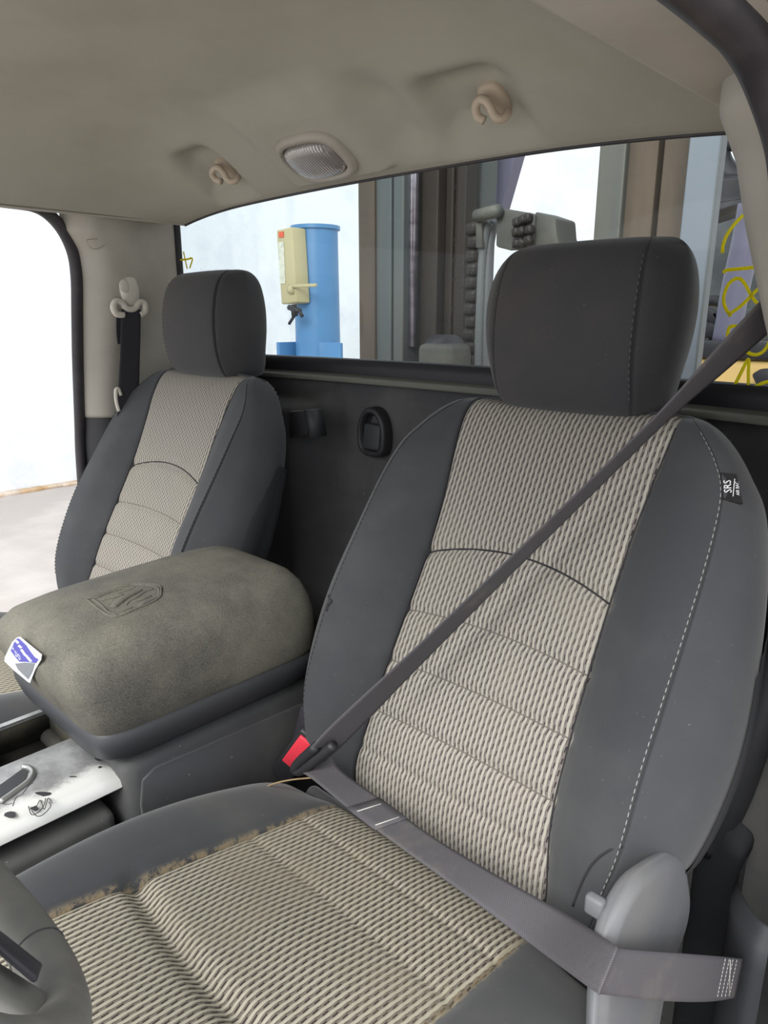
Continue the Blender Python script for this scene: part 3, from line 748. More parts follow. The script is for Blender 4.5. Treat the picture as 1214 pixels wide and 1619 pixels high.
def on_part(px, names, parent, lift=.0004):
    out = []
    obs = [o_ for o_ in bpy.data.objects if o_.name.split('.')[0] in names and (o_.parent == parent or (o_.parent and o_.parent.parent == parent))]
    for a, b_ in px:
        best = None
        for o_ in obs:
            h_ = hit(o_, a, b_, lift, parent.location)
            if h_ and (best is None or (h_[0]-CAM).length < (best-CAM).length): best = h_[0]
        if best: out.append(best)
    return out
for nm_, px, r in (('corner_seam', [(984, 1338), (962, 1345), (940, 1362), (925, 1385), (914, 1410), (906, 1432)], .0012),
                   ('cloth_tear', [(503, 937), (512, 938), (520, 942), (524, 950), (519, 957), (516, 966)], .0016), ('cloth_tear', [(508, 940), (517, 946), (522, 953)], .0012)):
    q_ = on_part(px, ('backrest_bolster', 'backrest_side'), drv)
    if len(q_) > 2: obj(nm_, tube(cr(q_, 4), r, 6), M['threadd'], drv)
# ================================================================== CENTRE CONSOLE
CX0, CY0 = -.0015, -.2975
con = empty('centre_console', (CX0, CY0, .11), 'dark plastic centre console with dusty padded armrest lid between the seats', 'console')
def foot(w, l, n=72, e=5.0, fy=0.):
    return [(CX0+a, CY0+b_) for a, b_ in sup(w, l, n, e)]
rg = []
for ins, z, e in ((.004, .656, 8), (0, .664, 8), (-.001, .69, 8), (.000, .715, 8), (.004, .738, 7.5), (.012, .758, 7), (.024, .772, 6.5), (.042, .7795, 6), (.07, .7835, 5), (.113, .785, 4)):
    pts = foot(.124-ins, .1675-ins*.9, 96, e)
    row_ = []
    for x, y in pts:
        fr_ = float(sm(-.20, -.46, y)); xl = max(0, CX0-x)/.124
        row_.append((x-.058*fr_*xl, y-(.004+.030*max(0, min(1, (z-.655)/.10)))*max(0, -(y-CY0)/.1675), z-.012*float(sm(-.22, -.50, y))*(1 if z > .70 else .3)-.030*fr_*xl*xl*max(0, min(1, (z-.68)/.08))))
    rg.append(row_)
obj('armrest_lid', grid(rg, cv=True, caps=(1,)), M['lid'], con, label='dusty padded armrest lid')
lid = con.children[0]
rg = [[(x-.058*float(sm(-.20, -.46, y))*max(0, CX0-x)/.124, y-.004*max(0, -(y-CY0)/.1675), z) for x, y in foot(.1255-i_, .1695-i_, 72, 8)] for i_, z in ((.004, .657), (.001, .653), (.001, .640), (.006, .622), (.016, .612), (.03, .610))]
obj('lid_tray_band', grid(rg, cv=True, flip=True), M['band'], con)
# body with moulded side panel
def body(): 
    mb = MB()
    mb.box((CX0, -.285, .36), (.222, .31, .50), bev=.02, seg=3)
    mb.box((CX0, -.75, .33), (.215, .60, .442), bev=.012, seg=2)
    return mb.done()
obj('console_body', body(), M['console'], con)
xs_ = CX0+.111
pn = [(-.415, .40), (-.423, .545), (-.418, .578), (-.40, .588), (-.17, .577), (-.145, .57), (-.14, .40)]
obj('side_panel', MB().prism([(xs_-.002, y, z) for y, z in pn], (1, 0, 0), .0045).done(), M['console'], con); bevel(con.children[-1], .003, 2)
# front well: tray, silver bezels
def tray():
    mb = MB(); x0, x1, y0, y1 = -.108, -.016, -.80, -.440
    zf, zt = .555, .586
    mb.box(((x0+x1)/2, (y0+y1)/2, zf-.004), (x1-x0, y1-y0, .008))
    mb.box((x0, (y0+y1)/2, (zf+zt)/2), (.006, y1-y0, zt-zf+.006)); mb.box((x1, (y0+y1)/2, (zf+zt)/2), (.006, y1-y0, zt-zf+.006))
    mb.box(((x0+x1)/2, y1, .58), (x1-x0, .006, .07))
    mb.cyl((x0, y1-.006, zf), (x1, y1-.006, zf), .012, seg=12)
    return mb.done()
obj('storage_tray', tray(), M['tray'], con)
obj('tray_divider', MB().box((-.062, -.540, .567), (.09, .010, .034), bev=.002).box((-.085, -.536, .585), (.025, .012, .008)).box((-.045, -.536, .585), (.02, .012, .008)).done(), M['black'], con)
obj('tray_divider', MB().box((-.062, -.580, .562), (.09, .008, .030), bev=.002).done(), M['black'], con)
def bez(x0, x1, sg):
    rows = []
    for y in np.linspace(-.438, -.95, 40):
        cut = .0; f = sm(-.53, -.585, y)
        xi = x0-sg*.028*f*0+ (0.0)
        zz = .596
        e = max(0, min(1, (-.438-y)/.012)); e = math.sqrt(max(0, 1-(1-e)**2))*.006
        rows.append([(xi, y, .560), (xi, y, zz-.006+e-.001), (xi+sg*.005, y, zz-.006+e), (x1-sg*.022, y, zz-.006+e), (x1-sg*.012, y, zz-.008+e), (x1-sg*.004, y, zz-.014+e), (x1, y, zz-.022), (x1-sg*.002, y, zz-.024)])
    return rows
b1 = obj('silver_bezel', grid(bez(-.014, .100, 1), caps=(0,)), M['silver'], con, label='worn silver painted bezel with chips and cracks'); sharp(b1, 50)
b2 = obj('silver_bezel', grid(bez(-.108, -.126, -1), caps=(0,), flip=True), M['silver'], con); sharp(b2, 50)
# chips: real shallow dark flakes with their own outline
def chip(cx, cy, rx, ry, ang, seed, z=.5955, k=9):
    rnd = random.Random(seed); pts = []
    for i in range(k):
        a = 2*math.pi*i/k; r = rnd.uniform(.65, 1.1); x, y = rx*r*math.cos(a), ry*r*math.sin(a)
        pts.append((cx+x*math.cos(ang)-y*math.sin(ang), cy+x*math.sin(ang)+y*math.cos(ang), z))
    return MB().prism(pts, (0, 0, 1), .0008).done()
for (px, py, rx, ry, an, sd) in ((68, 1255, .012, .004, .7, 3), (17, 1287, .009, .005, .4, 4), (55, 1278, .006, .004, .2, 9), (153, 1200, .004, .0018, .2, 5), (115, 1228, .006, .0012, .7, 8)):
    p = at(px, py, 'z', .596); obj('paint_chip', chip(p.x, p.y, rx, ry, an, sd), M['black'], b1, False)
for k_, pp in enumerate(([(20, 1275), (25, 1262), (35, 1256), (45, 1243), (52, 1238)], [(45, 1275), (50, 1288), (62, 1283), (70, 1272), (72, 1262)], [(50, 1282), (58, 1290), (68, 1288), (80, 1275), (78, 1268)], [(58, 1275), (64, 1265), (70, 1280), (76, 1262), (83, 1270)], [(2, 1270), (12, 1272), (20, 1270)])):
    obj('paint_crack', tube(cr([at(a, b_, 'z', .596) for a, b_ in pp], 5), .0005, 5), M['black'], b1)
obj('bezel_screw', MB().cyl((.075, -.452, .59), (.075, -.452, .5965), .0022, seg=10).done(), M['black'], b1)
# gear-shift gate edge in the bezel corner (bright worn chrome lip and dark pocket)
obj('shift_gate_lip', tube(cr([at(a, b_, 'z', .598) for a, b_ in ((0, 1268), (25, 1250), (45, 1235), (52, 1222), (46, 1214), (36, 1212))], 6), .0032, 10), M['steel'], con)
obj('shift_gate', MB().prism([at(a, b_, 'z', .594) for a, b_ in ((0, 1266), (22, 1250), (42, 1234), (46, 1222), (36, 1218), (0, 1244))], (0, 0, 1), .0025).done(), M['black'], con, False)
# emblem embossed in the lid
def lidpts(px, lift=.0003):
    out = []
    for a, b_ in px:
        h_ = hit(lid, a, b_, lift)
        if h_: out.append(h_[0])
    return out
def zz(l): return [(130+a*150/1214, 900+b_*100/809) for a, b_ in l]
emb = [[(60, 390), (390, 265), (640, 187), (820, 190), (990, 215), (1008, 300), (990, 360), (880, 430), (710, 500), (410, 610), (200, 505), (60, 390)],
       [(140, 380), (400, 280), (640, 205), (820, 207), (960, 235), (985, 310), (960, 360), (720, 475)],
       [(140, 385), (260, 480), (340, 560), (440, 590)]]
for e_ in emb:
    obj('emblem_outline', tube(cr(lidpts(zz(e_)), 4), .0017, 8), M['lid'], lid)
for e_, r in (([(210, 400), (330, 370), (440, 345), (520, 330)], [.002, .004, .0045, .003]), ([(395, 490), (450, 440), (540, 370), (640, 320), (760, 270)], [.0045, .006, .0058, .0045, .002]),
              ([(560, 470), (590, 420), (680, 370), (730, 335), (800, 290), (915, 250)], [.001, .0015, .0016, .002, .0022, .001]), ([(400, 290), (520, 250), (680, 232)], [.001, .0018, .001]),
              ([(430, 318), (560, 275), (640, 255)], [.001, .0016, .001]), ([(395, 520), (520, 525), (640, 490)], [.0012, .0018, .001]), ([(640, 430), (780, 380), (880, 340)], [.001, .003, .002]), ([(715, 470), (820, 420), (890, 395)], [.001, .0014, .001])):
    P_ = cr(lidpts(zz(e_)), 5); R_ = np.interp(np.linspace(0, 1, len(P_)), np.linspace(0, 1, len(r)), r)
    obj('emblem_relief', tube(P_, list(R_), 10, flat=.55), M['lid'], lid)
# sticker on the lid front
def SQ(l): return [(a*90/1214, 995+b_*100/1349) for a, b_ in l]
FN = sum((hit(lid, a, b_)[1] for a, b_ in ((25, 1025), (50, 1035), (35, 1050), (20, 1045), (48, 1062))), Vector()).normalized()
P0 = max((hit(lid, a, b_, .0008)[0] for a, b_ in ((14, 1042), (30, 1012), (62, 1036), (48, 1070), (38, 1040))), key=lambda p: p.dot(FN))
def onface(a, b_, lift=0.):
    d = FW+RT*((a-607)/FPX)+UP*((809.5-b_)/FPX); t = (P0+FN*lift-CAM).dot(FN)/d.dot(FN); return CAM+d*t
def face_poly(l, lift, th): return MB().prism([onface(a, b_, lift) for a, b_ in SQ(l)], FN, th).done()
stk = obj('warning_sticker', face_poly([(430, 155), (900, 540), (890, 640), (760, 860), (650, 1140), (600, 1110), (320, 880), (110, 680), (115, 590), (270, 270), (370, 170)], 0, .0008), M['paper'], con, False, label='torn white and blue sticker on the lid front')
obj('sticker_print', face_poly([(370, 190), (420, 205), (560, 340), (640, 460), (740, 590), (820, 640), (770, 720), (560, 690), (420, 690), (340, 600), (230, 455), (300, 290)], .0009, .0003), M['blue'], stk, False)
obj('sticker_tear', face_poly([(330, 730), (540, 705), (745, 725), (690, 900), (605, 1060), (470, 930), (390, 850)], .0009, .0006), M['foil'], stk, False)
def ftext(s, size, a, b_, a2, b2):
    p, q = onface(*SQ([(a, b_)])[0], .0014), onface(*SQ([(a2, b2)])[0], .0014)
    xd = (q-p).normalized(); text(s, size, (p+q)/2, xd, FN.cross(xd), M['paper'], 'sticker_lettering', stk)
ftext('DO', .0115, 290, 480, 470, 660); ftext('G', .009, 240, 360, 300, 420)
for q_ in ([(345, 240), (395, 300)], [(400, 340), (460, 400)], [(455, 430), (500, 490)], [(500, 495), (550, 560)], [(560, 560), (610, 620)], [(610, 620), (670, 690)]):
    (a, b_), (c, d) = q_; obj('sticker_mark', face_poly([(a-22, b_+10), (a+18, b_-12), (c+18, d-12), (c-22, d+10)], .0012, .0003), M['paper'], stk, False)

# ================================================================== SEAT BELTS
def ribbon(edgesA, edgesB, n=8, th=.0012):
    A_, B2 = cr([tuple(p) for p in edgesA], n), cr([tuple(p) for p in edgesB], n); G, UV = [], []; arc = 0
    for i in range(len(A_)):
        if i: arc += np.linalg.norm((A_[i]+B2[i]-A_[i-1]-B2[i-1])/2)
        G.append([tuple(A_[i]+(B2[i]-A_[i])*t) for t in np.linspace(0, 1, 9)]); UV.append([(t*.047, arc) for t in np.linspace(0, 1, 9)])
    return grid(G, uv=UV)
m, nt, b = newmat('woven_belt_webbing', .7, .3)
u, v = uvx(nt)
wv_ = ((u*2400+v*2400).sin()*.5+(u*2400-v*2400).sin()*.5)
c_ = mix(nt, wv_.mapr(-.6, .8), lin((76, 74, 78)), lin((95, 92, 96)))
dst = noise(nt, 9, 5, .7).mapr(.52, .70)*.22; c_ = mix(nt, dst, c_, lin((142, 134, 122)))
nt.links.new(c_, b.inputs['Base Color']); bump(nt, b, wv_, .3, .0006); M['web'] = m
belt = empty('seat_belt', (.66, -.05, .40), 'grey driver seat belt running across the seat from pillar to lap', 'seat belt', 'seat belts')
T0 = at(1214, 497, 'x', .618); T1 = at(503, 1192, 'y', -.262)
def wvec(p, T, frac, width=.046):
    vd = (CAM-p).normalized(); T = T.normalized(); a = T.cross(vd).normalized(); w = (a*frac+vd*math.sqrt(max(0, 1-frac*frac))); return w*(width/2)
EA, EB = [], []
Dv = T1-T0
for t, fr_ in ((-.06, .62), (.0, .58), (.08, .46), (.18, .26), (.28, .25), (.45, .28), (.6, .32), (.75, .40), (.88, .52), (.95, .56), (1.0, .5)):
    p = T0+Dv*t; w = wvec(p, Dv, fr_); EA.append(p+w); EB.append(p-w)
o = obj('shoulder_webbing', ribbon(EA, EB), M['web'], belt); solid(o, .0013, 0)
U_ = [(522, 1190, -.238), (540, 1219, -.243), (610, 1270, -.256), (688, 1326, -.264), (790, 1387, -.270), (894, 1445, -.280), (966, 1490, -.292)]
L_ = [(474, 1222, -.268), (490, 1229, -.276), (560, 1286, -.288), (640, 1345, -.298), (735, 1414, -.304), (838, 1492, -.312), (925, 1560, -.325)]
EA = [at(a, b_, 'y', y) for a, b_, y in U_]; EB = [at(a, b_, 'y', y) for a, b_, y in L_]
EA = EA[:-1]+[at(968, 1491, 'x', .666), at(985, 1500, 'x', .671), at(1070, 1507, 'x', .684), at(1135, 1512, 'x', .694), at(1175, 1516, 'x', .700)]
EB = EB[:-1]+[at(935, 1564, 'x', .666), at(955, 1572, 'x', .671), at(1050, 1582, 'x', .684), at(1120, 1583, 'x', .694), at(1162, 1577, 'x', .700)]
o = obj('lap_webbing', ribbon(EA, EB), M['web'], belt); solid(o, .0013, 0)
# sewn keeper patch on the lap belt and stitched end
kA = [at(584, 1262, 'y', -.262), at(636, 1292, 'y', -.268)]; kB = [at(548, 1290, 'y', -.296), at(606, 1316, 'y', -.300)]
def lerpv(a, b_, t): return a+(b_-a)*t
def on_ribbon(ta, tb):    # helper on the lap ribbon (fraction along, across)
    A_, B2 = cr([tuple(p) for p in EA], 8), cr([tuple(p) for p in EB], 8); i = ta*(len(A_)-1); k = int(i); f = i-k; k2 = min(k+1, len(A_)-1)
    a = Vector(A_[k]*(1-f)+A_[k2]*f); c = Vector(B2[k]*(1-f)+B2[k2]*f); return a+(c-a)*tb
def lift(p, h=.0022): return p+(CAM-p).normalized()*h
g = [[lift(on_ribbon(ta, tb)) for tb in (-.03, .25, .5, .75, 1.03)] for ta in (.185, .20, .215, .23, .245)]
o = obj('webbing_keeper', grid(g), M['web'], belt); solid(o, .0012, 0)
for ta in (.198, .236): obj('keeper_stitch', tube([lift(on_ribbon(ta, tb), .0034) for tb in (.12, .5, .88)], .0007, 6), M['thread'], belt)
for ta in (.925, .94, .955, .972): 
    o = obj('end_stitch', stitches([lift(on_ribbon(ta, tb), .0018) for tb in np.linspace(.03, .97, 20)], 0, .0035, .0008, .0007), M['thread'], belt)
obj('end_stitch', tube([lift(on_ribbon(.945, .05), .0018), lift(on_ribbon(.972, .95), .0018)], .0006, 5), M['thread'], belt)
# tongue
tA, tB = at(505, 1187, 'y', -.262), at(478, 1222, 'y', -.264)
tp = cr([at(528, 1178, 'y', -.258), at(500, 1200, 'y', -.265), at(476, 1218, 'y', -.268), at(466, 1216, 'y', -.270), at(474, 1204, 'y', -.270), at(500, 1180, 'y', -.268)], 6)
obj('tongue', tube(tp, .0062, 12), M['black'], belt, label='black plastic belt tongue loop')
# belt guide hint at the pillar (upper anchor) just out of view
obj('upper_anchor', MB().box((.655, .065, 1.14), (.012, .07, .03), bev=.005).done(), M['cap'], belt)
obj('lower_anchor', MB().box((.703, -.02, .405), (.006, .03, .06), bev=.002).done(), M['black'], belt)
# buckle
bk = empty('seat_belt_buckle', (.12, -.215, .47), 'black seat belt buckle with red release button beside the driver seat', 'buckle')
bc, bt = at(440, 1232, 'y', -.222), at(490, 1166, 'y', -.226)
ax_ = (bt-bc).normalized(); vd = (CAM-(bc+bt)/2).normalized(); sd_ = ax_.cross(vd).normalized(); nn = sd_.cross(ax_).normalized()
R3 = Matrix((( sd_.x, ax_.x, nn.x), (sd_.y, ax_.y, nn.y), (sd_.z, ax_.z, nn.z)))
mid = (bc+bt)/2; Lb = (bt-bc).length
obj('buckle_body', MB().box(mid-nn*.010, (.034, Lb, .022), R3, bev=.005, seg=3).done(), M['black'], bk)
obj('release_button', MB().box(mid+ax_*(Lb*.17)+nn*.0015, (.024, Lb*.56, .006), R3, bev=.0015).done(), M['red'], bk, label='red release button')
obj('buckle_stalk', MB().box(mid-ax_*(Lb*.5+.03)-nn*.012, (.028, .075, .012), R3, bev=.004).done(), M['black'], bk)
obj('buckle_strap', MB().box(mid+Vector((-.022, .035, .010)), (.030, .010, .10), Matrix.Rotation(math.radians(20), 3, 'Y'), bev=.003).done(), M['beltd'], bk)
# stray hair-thin twig on the cushion near the buckle
o = obj('dry_grass_stem', tube(cr([at(412, 1250, 'y', -.285), at(430, 1240, 'y', -.28), at(460, 1233, 'y', -.27), at(500, 1229, 'y', -.262)], 6), .0011, 6), simple('dry_stem', (150, 128, 98), .8, .2)); prop(o, 'thin dry grass stem lying on the cushion by the buckle', 'stem')

# passenger belt on the far pillar
pb = empty('seat_belt', (-.60, 0, .9), 'black passenger seat belt hanging from an ivory guide on the far pillar', 'seat belt', 'seat belts')
px_ = -.614
def pp(a, b_, dx=0.): return at(a, b_, 'x', px_+dx)
rgc = []
ctr = pp(205, 452)
def shell_on(pts2, depths, mat, nm, parent, lab=None):
    c2 = np.mean(np.array(pts2), axis=0); rg = []
    for f, d in depths: rg.append([tuple(pp(c2[0]+(a-c2[0])*f, c2[1]+(b_-c2[1])*f, d)) for a, b_ in pts2])
    return obj(nm, grid(rg, cv=True, caps=(1,)), mat, parent, label=lab)
shell_on(ccr([(187, 500), (186, 440), (190, 428), (200, 415), (210, 415), (216, 430), (220, 450), (222, 500)], 4), ((1, -.030), (1, -.010), (.96, -.008), (.02, -.0085)), M['beige'], 'guide_recess', pb)
shell_on(ccr([(188, 455), (190, 438), (203, 430), (215, 438), (220, 460), (219, 478), (210, 486), (198, 484), (192, 470)], 4), ((1, -.015), (1, .004), (.85, .012), (.5, .016), (.02, .017)), M['cap'], 'height_adjuster', pb, 'ivory plastic height adjuster cap')
shell_on(ccr([(189, 446), (196, 441), (203, 450), (202, 462), (190, 459)], 4), ((1, .010), (1, .017), (.8, .019), (.02, .0195)), M['cap'], 'adjuster_button', pb)
gl_ = cr([pp(a, b_, .014) for a, b_ in ((196, 498), (184, 496), (179, 485), (184, 476), (194, 480), (200, 488), (212, 488), (220, 478), (228, 480), (229, 492), (222, 498))], 6)
obj('belt_guide', tube(gl_, .0065, 12), M['cap'], pb, label='ivory plastic belt guide loop')
w_ = [[pp(192, 489, .016), pp(222, 489, .016)], [pp(191, 520, .014), pp(222, 520, .014)], [pp(190, 560, .012), pp(221, 560, .012)], [pp(188, 600, .012), pp(220, 600, .012)], [pp(186, 640, .012), pp(219, 640, .012)], [pp(184, 690, .012), pp(217, 690, .012)]]
o = obj('webbing', ribbon([a for a, _ in w_], [c for _, c in w_]), M['beltd'], pb); solid(o, .0015, 0)
obj('rear_webbing', ribbon([pp(184, 500, -.006), pp(184, 525, -.006), pp(186, 544, -.006)], [pp(196, 500, -.006), pp(196, 525, -.006), pp(197, 544, -.006)]), M['beltd'], pb)
obj('lower_slot', tube(cr([pp(a, b_, .012) for a, b_ in ((191, 625), (187, 615), (183, 618), (184, 635), (188, 650))], 5), .004, 8), M['cap'], pb)
# moulded airbag mark on the pillar
obj_ = obj('pillar_emblem', tube(cr([at(a, b_, 'x', -.590) for a, b_ in ((137, 379), (152, 378), (167, 380), (164, 388), (152, 394), (141, 390), (137, 379))], 5), .0009, 6), M['beige'], bpy.data.objects['trim_pillar_upper_passenger'])

# ================================================================== BACK PANEL FITTINGS
hb = empty('tie_down_latch', (-.085, .15, .91), 'black oval recessed latch on the carpeted back panel between the seats', 'latch')
lc = at(584, 684, 'y', .155); lc = Vector((lc.x, .1745-.1*lc.x**2-.0, lc.z))
def eg(w, h, n=40):   # egg shape: narrower on top
    out = []
    for k in range(n):
        t = 2*math.pi*k/n; c, s_ = math.cos(t), math.sin(t); ww = w*(1-.22*max(0, s_)); e = 2.6 if s_ > 0 else 3.6
        out.append((ww*math.copysign(abs(c)**(2/e), c), h*math.copysign(abs(s_)**(2/e), s_)))
    return out
rg = [[(lc.x+a, lc.y-d, lc.z+b_) for a, b_ in eg(w, h)] for w, h, d in ((.037, .046, -.01), (.036, .045, .014), (.032, .041, .019), (.0265, .035, .018), (.0255, .034, .004))]
obj('latch_bezel', grid(rg, cv=True), M['black'], hb)
rg = [[(lc.x+a, lc.y-d, lc.z+b_) for a, b_ in eg(w, h)] for w, h, d in ((.026, .0345, .003), (.02, .03, -.006), (.001, .001, -.006))]
obj('latch_pocket', grid(rg, cv=True), M['black'], hb)
obj('latch_paddle', MB().box((lc.x, lc.y-.010, lc.z-.009), (.044, .012, .048), Matrix.Rotation(math.radians(-8), 3, 'X'), bev=.005, seg=3).done(), M['lowertrim'], hb)
br = empty('seat_latch_bracket', (-.22, .11, .92), 'grey metal bracket projecting from the back panel behind the passenger seat', 'bracket')
q0, q1, q2, q3 = [at(a, b_, 'y', .085) for a, b_ in ((456, 650), (488, 650), (494, 692), (478, 694))]
obj('bracket_plate', MB().prism([at(456, 650, 'y', .085), at(486, 649, 'y', .085), at(484, 690, 'y', .085), at(456, 694, 'y', .085)], (0, 1, 0), .02).done(), M['black'], br); bevel(br.children[-1], .003)
obj('bracket_flange', MB().prism([at(480, 648, 'y', .080), at(490, 649, 'y', .080), at(497, 692, 'y', .080), at(487, 693, 'y', .080)], (0, 1, 0), .03).done(), M['lowertrim'], br); bevel(br.children[-1], .002)
obj('bracket_slot', MB().prism([at(494, 655, 'y', .12), at(502, 658, 'y', .12), at(503, 685, 'y', .12), at(496, 688, 'y', .12)], (0, 1, 0), .01).done(), M['black'], br)

# ================================================================== STEERING WHEEL
sw = empty('steering_wheel', (.41, -.72, .80), 'worn grey steering wheel at the lower left, rim and spoke in view', 'steering wheel')
WC = Vector((.411, -.724, .85)); tl = .575
WU = Vector((0, -math.sin(tl), math.cos(tl))); WX = Vector((1, 0, 0)); WN = Vector((0, math.cos(tl), math.sin(tl)))   # WN faces the driver (rear, up)
def wpt(a, r, h=0.): return WC+WX*(math.cos(a)*r)+WU*(math.sin(a)*r)+WN*h
obj('rim', tube([wpt(2*math.pi*k/96, .154) for k in range(96)], .0165, 18, closed=True, upv=WN), M['wheel'], sw)
def spoke(a, w0, w1):
    rows = []
    for t in np.linspace(0, 1, 12):
        r = .05+.100*t; w = w0+(w1-w0)*t**1.5; c = wpt(a, r, -.012*(1-t)); tx = Vector((-math.sin(a), 0, 0))
        tv = (WX*(-math.sin(a))+WU*math.cos(a)); rows.append([tuple(c+tv*(w*math.cos(q))+WN*((.011-.004*t)*math.sin(q))) for q in np.linspace(0, 2*math.pi, 17)[:-1]])
    return grid(rows, cv=True, caps=(0, 1))
for a, w0, w1 in ((math.radians(10), .03, .030), (math.radians(170), .03, .030), (math.radians(-52), .020, .024), (math.radians(-128), .012, .014)):
    obj('spoke', spoke(a, w0, w1), M['wheel'], sw)
rg = [[wpt(math.atan2(b_, a), math.hypot(a, b_), h) for a, b_ in sup(w, w*.82, 40, 3)] for w, h in ((.065, -.03), (.068, .0), (.06, .014), (.04, .020), (.001, .022))]
obj('airbag_cover', grid(rg, cv=True), M['wheeld'], sw)
for a0 in (-52, -128):
    pa = [wpt(math.radians(a0+da), r_, .010) for da, r_ in ((-7, .085), (7, .085), (6, .128), (-6, .128))]
    obj('spoke_panel', MB().prism(pa, WN, .004).done(), M['wheeld'], sw); bevel(sw.children[-1], .003)
obj('rim_seam', tube([wpt(math.radians(-86), .154)+(wpt(math.radians(-86), 1)-WC).normalized()*(.0166*math.cos(q))+WN*(.0166*math.sin(q)) for q in np.linspace(0, 2*math.pi, 40)[:-1]], .0005, 5, closed=True), M['wheeld'], sw)
obj('column', MB().cyl(WC-WN*.03, WC-WN*.25, .04).done(), M['wheeld'], sw)

# ================================================================== OUTSIDE: LIFT POST
def Y(px, py, y): return at(px, py, 'y', y)
yb = 2.6
pl, pr_ = Y(474, 480, yb), Y(530, 480, yb); rad = (pr_.x-pl.x)/2*.86; pc = (pl+pr_)/2
post = empty('lift_post', (pc.x, yb, GZ), 'sky blue round steel lift post standing before the white wall', 'post')
ztop = Y(500, 363, yb).z
obj('column', MB().cyl((pc.x, yb, GZ), (pc.x, yb, ztop), rad*1.04, rad*.94, 48).done(), M['lift'], post); sharp(post.children[-1], 40)
obj('top_cap', MB().cyl((pc.x, yb, ztop-.004), (pc.x, yb, ztop+.02), rad*1.04, rad*1.04, 48).done(), M['lift'], post); sharp(post.children[-1], 40)
f0, f1 = Y(503, 541, yb-.22), Y(536, 541, yb-.22)
obj('foot_bracket', MB().box(((f0.x+f1.x)/2, yb-.2, (f0.z+GZ)/2), ((f1.x-f0.x), .03, f0.z-GZ), bev=.006).box((pc.x-rad*1.05, yb-.1, (f0.z+GZ)/2), (.03, .25, f0.z-GZ-.02), bev=.004).done(), M['lift'], post)
cb = empty('control_box', (pc.x-rad, yb-.12, 1.2), 'cream metal control box mounted on the blue lift post', 'control box')
c0, c1 = Y(449, 364, yb-.2), Y(477, 480, yb-.2)
bw = c1.x-c0.x
obj('box_body', MB().box(((c0.x+c1.x)/2+.005, yb-.2, (c0.z+c1.z)/2), (bw, .12, c0.z-c1.z), Matrix.Rotation(math.radians(-3), 3, 'Y'), bev=.01).done(), M['cream'], cb)
obj('red_label', MB().box(((c0.x+c1.x)/2-bw*.20, yb-.263, c0.z-.035), (.05, .004, .035)).done(), simple('red_print', (206, 96, 70), .6), cb, False)
obj('warning_label', MB().box(((c0.x+c1.x)/2-bw*.22, yb-.263, c0.z-.21), (.055, .004, .26)).done(), simple('pale_label', (206, 206, 190), .6, c2=(176, 180, 170), scale=40), cb, False)
h0 = Y(455, 452, yb-.32); obj('box_clamp', MB().box((h0.x+.10, yb-.27, h0.z), (.24, .02, .02), bev=.004).cyl((h0.x-.05, yb-.26, h0.z-.02), (h0.x-.01, yb-.26, h0.z-.02), .03).done(), M['cream'], cb)
for k_, (a0, a1, r_) in enumerate((((457, 486), (474, 492), .018), ((464, 482), (466, 500), .022), ((466, 498), (457, 512), .010), ((470, 488), (478, 500), .012))):
    obj('valve_lever', MB().cyl(Y(*a0, yb-.28), Y(*a1, yb-.28), r_, seg=10).done(), M['blackgear'], cb)

# ================================================================== OUTSIDE: FORKLIFT
fk = empty('forklift', (-.35, 1.1, GZ), 'rusty forklift mast and yellow truck close behind the rear window', 'forklift')
ZT = 2.3; ym = .92
def vbar(name, p0, p1, y, dep, mat, zt=ZT, zb=GZ+.1, bev=.004, lab=None):
    a, b_ = Y(p0, 450, y), Y(p1, 450, y)
    o = obj(name, MB().box(((a.x+b_.x)/2, y+dep/2, (zb+zt)/2), (b_.x-a.x, dep, zt-zb), bev=bev).done(), mat, fk, False, lab); return o
vbar('mast_channel', 567, 592, .92, .10, M['rust']); vbar('mast_web', 590, 598, .97, .06, M['blackgear'])
vbar('mast_channel', 594, 618, .93, .12, M['grey']); vbar('mast_groove', 616, 623, .955, .05, M['blackgear']); vbar('mast_channel', 621, 637, .935, .10, M['grey'])
vbar('mast_channel', 636, 648, .975, .10, M['rust']); vbar('mast_plate', 646, 713, 1.04, .03, M['plate']); vbar('mast_channel', 719, 733, 1.0, .05, M['plate'])
vbar('mast_channel', 664, 690, 1.0, .04, M['plate'])
# perforated strip: real gaps the wall shines through
a, b_ = Y(711, 450, 1.04), Y(721, 450, 1.04); mb = MB(); zz_ = GZ+.1; 
while zz_ < ZT:
    mb.box(((a.x+b_.x)/2, 1.055, zz_+.0105), (b_.x-a.x+.01, .003, .021)); zz_ += .021
    gap = .008; off = (.25 if int(zz_*40) % 2 else .68)
    w = b_.x-a.x
    mb.box((a.x+w*off/2-.004, 1.055, zz_+gap/2), (w*off-.002, .003, gap)); mb.box((b_.x-w*(1-off-.2)/2+.004, 1.055, zz_+gap/2), (w*(1-off-.2)-.001, .003, gap)); zz_ += gap
obj('perforated_strip', mb.done(), M['plate'], fk, False)
c0, c1 = Y(645, 450, .97), Y(657, 450, .97)
obj('cylinder_rod', MB().cyl(((c0.x+c1.x)/2, .975, Y(650, 548, .97).z), ((c0.x+c1.x)/2, .975, ZT), (c1.x-c0.x)/2, seg=24).done(), M['chrome'], fk)
# hydraulic pulley / bracket low between the beams
p0, p1 = Y(662, 543, .86), Y(718, 575, .86)
o = obj('carriage_bracket', MB().box(((p0.x+p1.x)/2, .90, p0.z-.08), (p1.x-p0.x, .10, .16), bev=.018, seg=3).done(), M['bracket'], fk); 
obj('pulley', MB().cyl((p0.x+.01, .93, p0.z-.05), (p0.x+.07, .93, p0.z-.05), .075, seg=28).done(), M['blackgear'], fk)
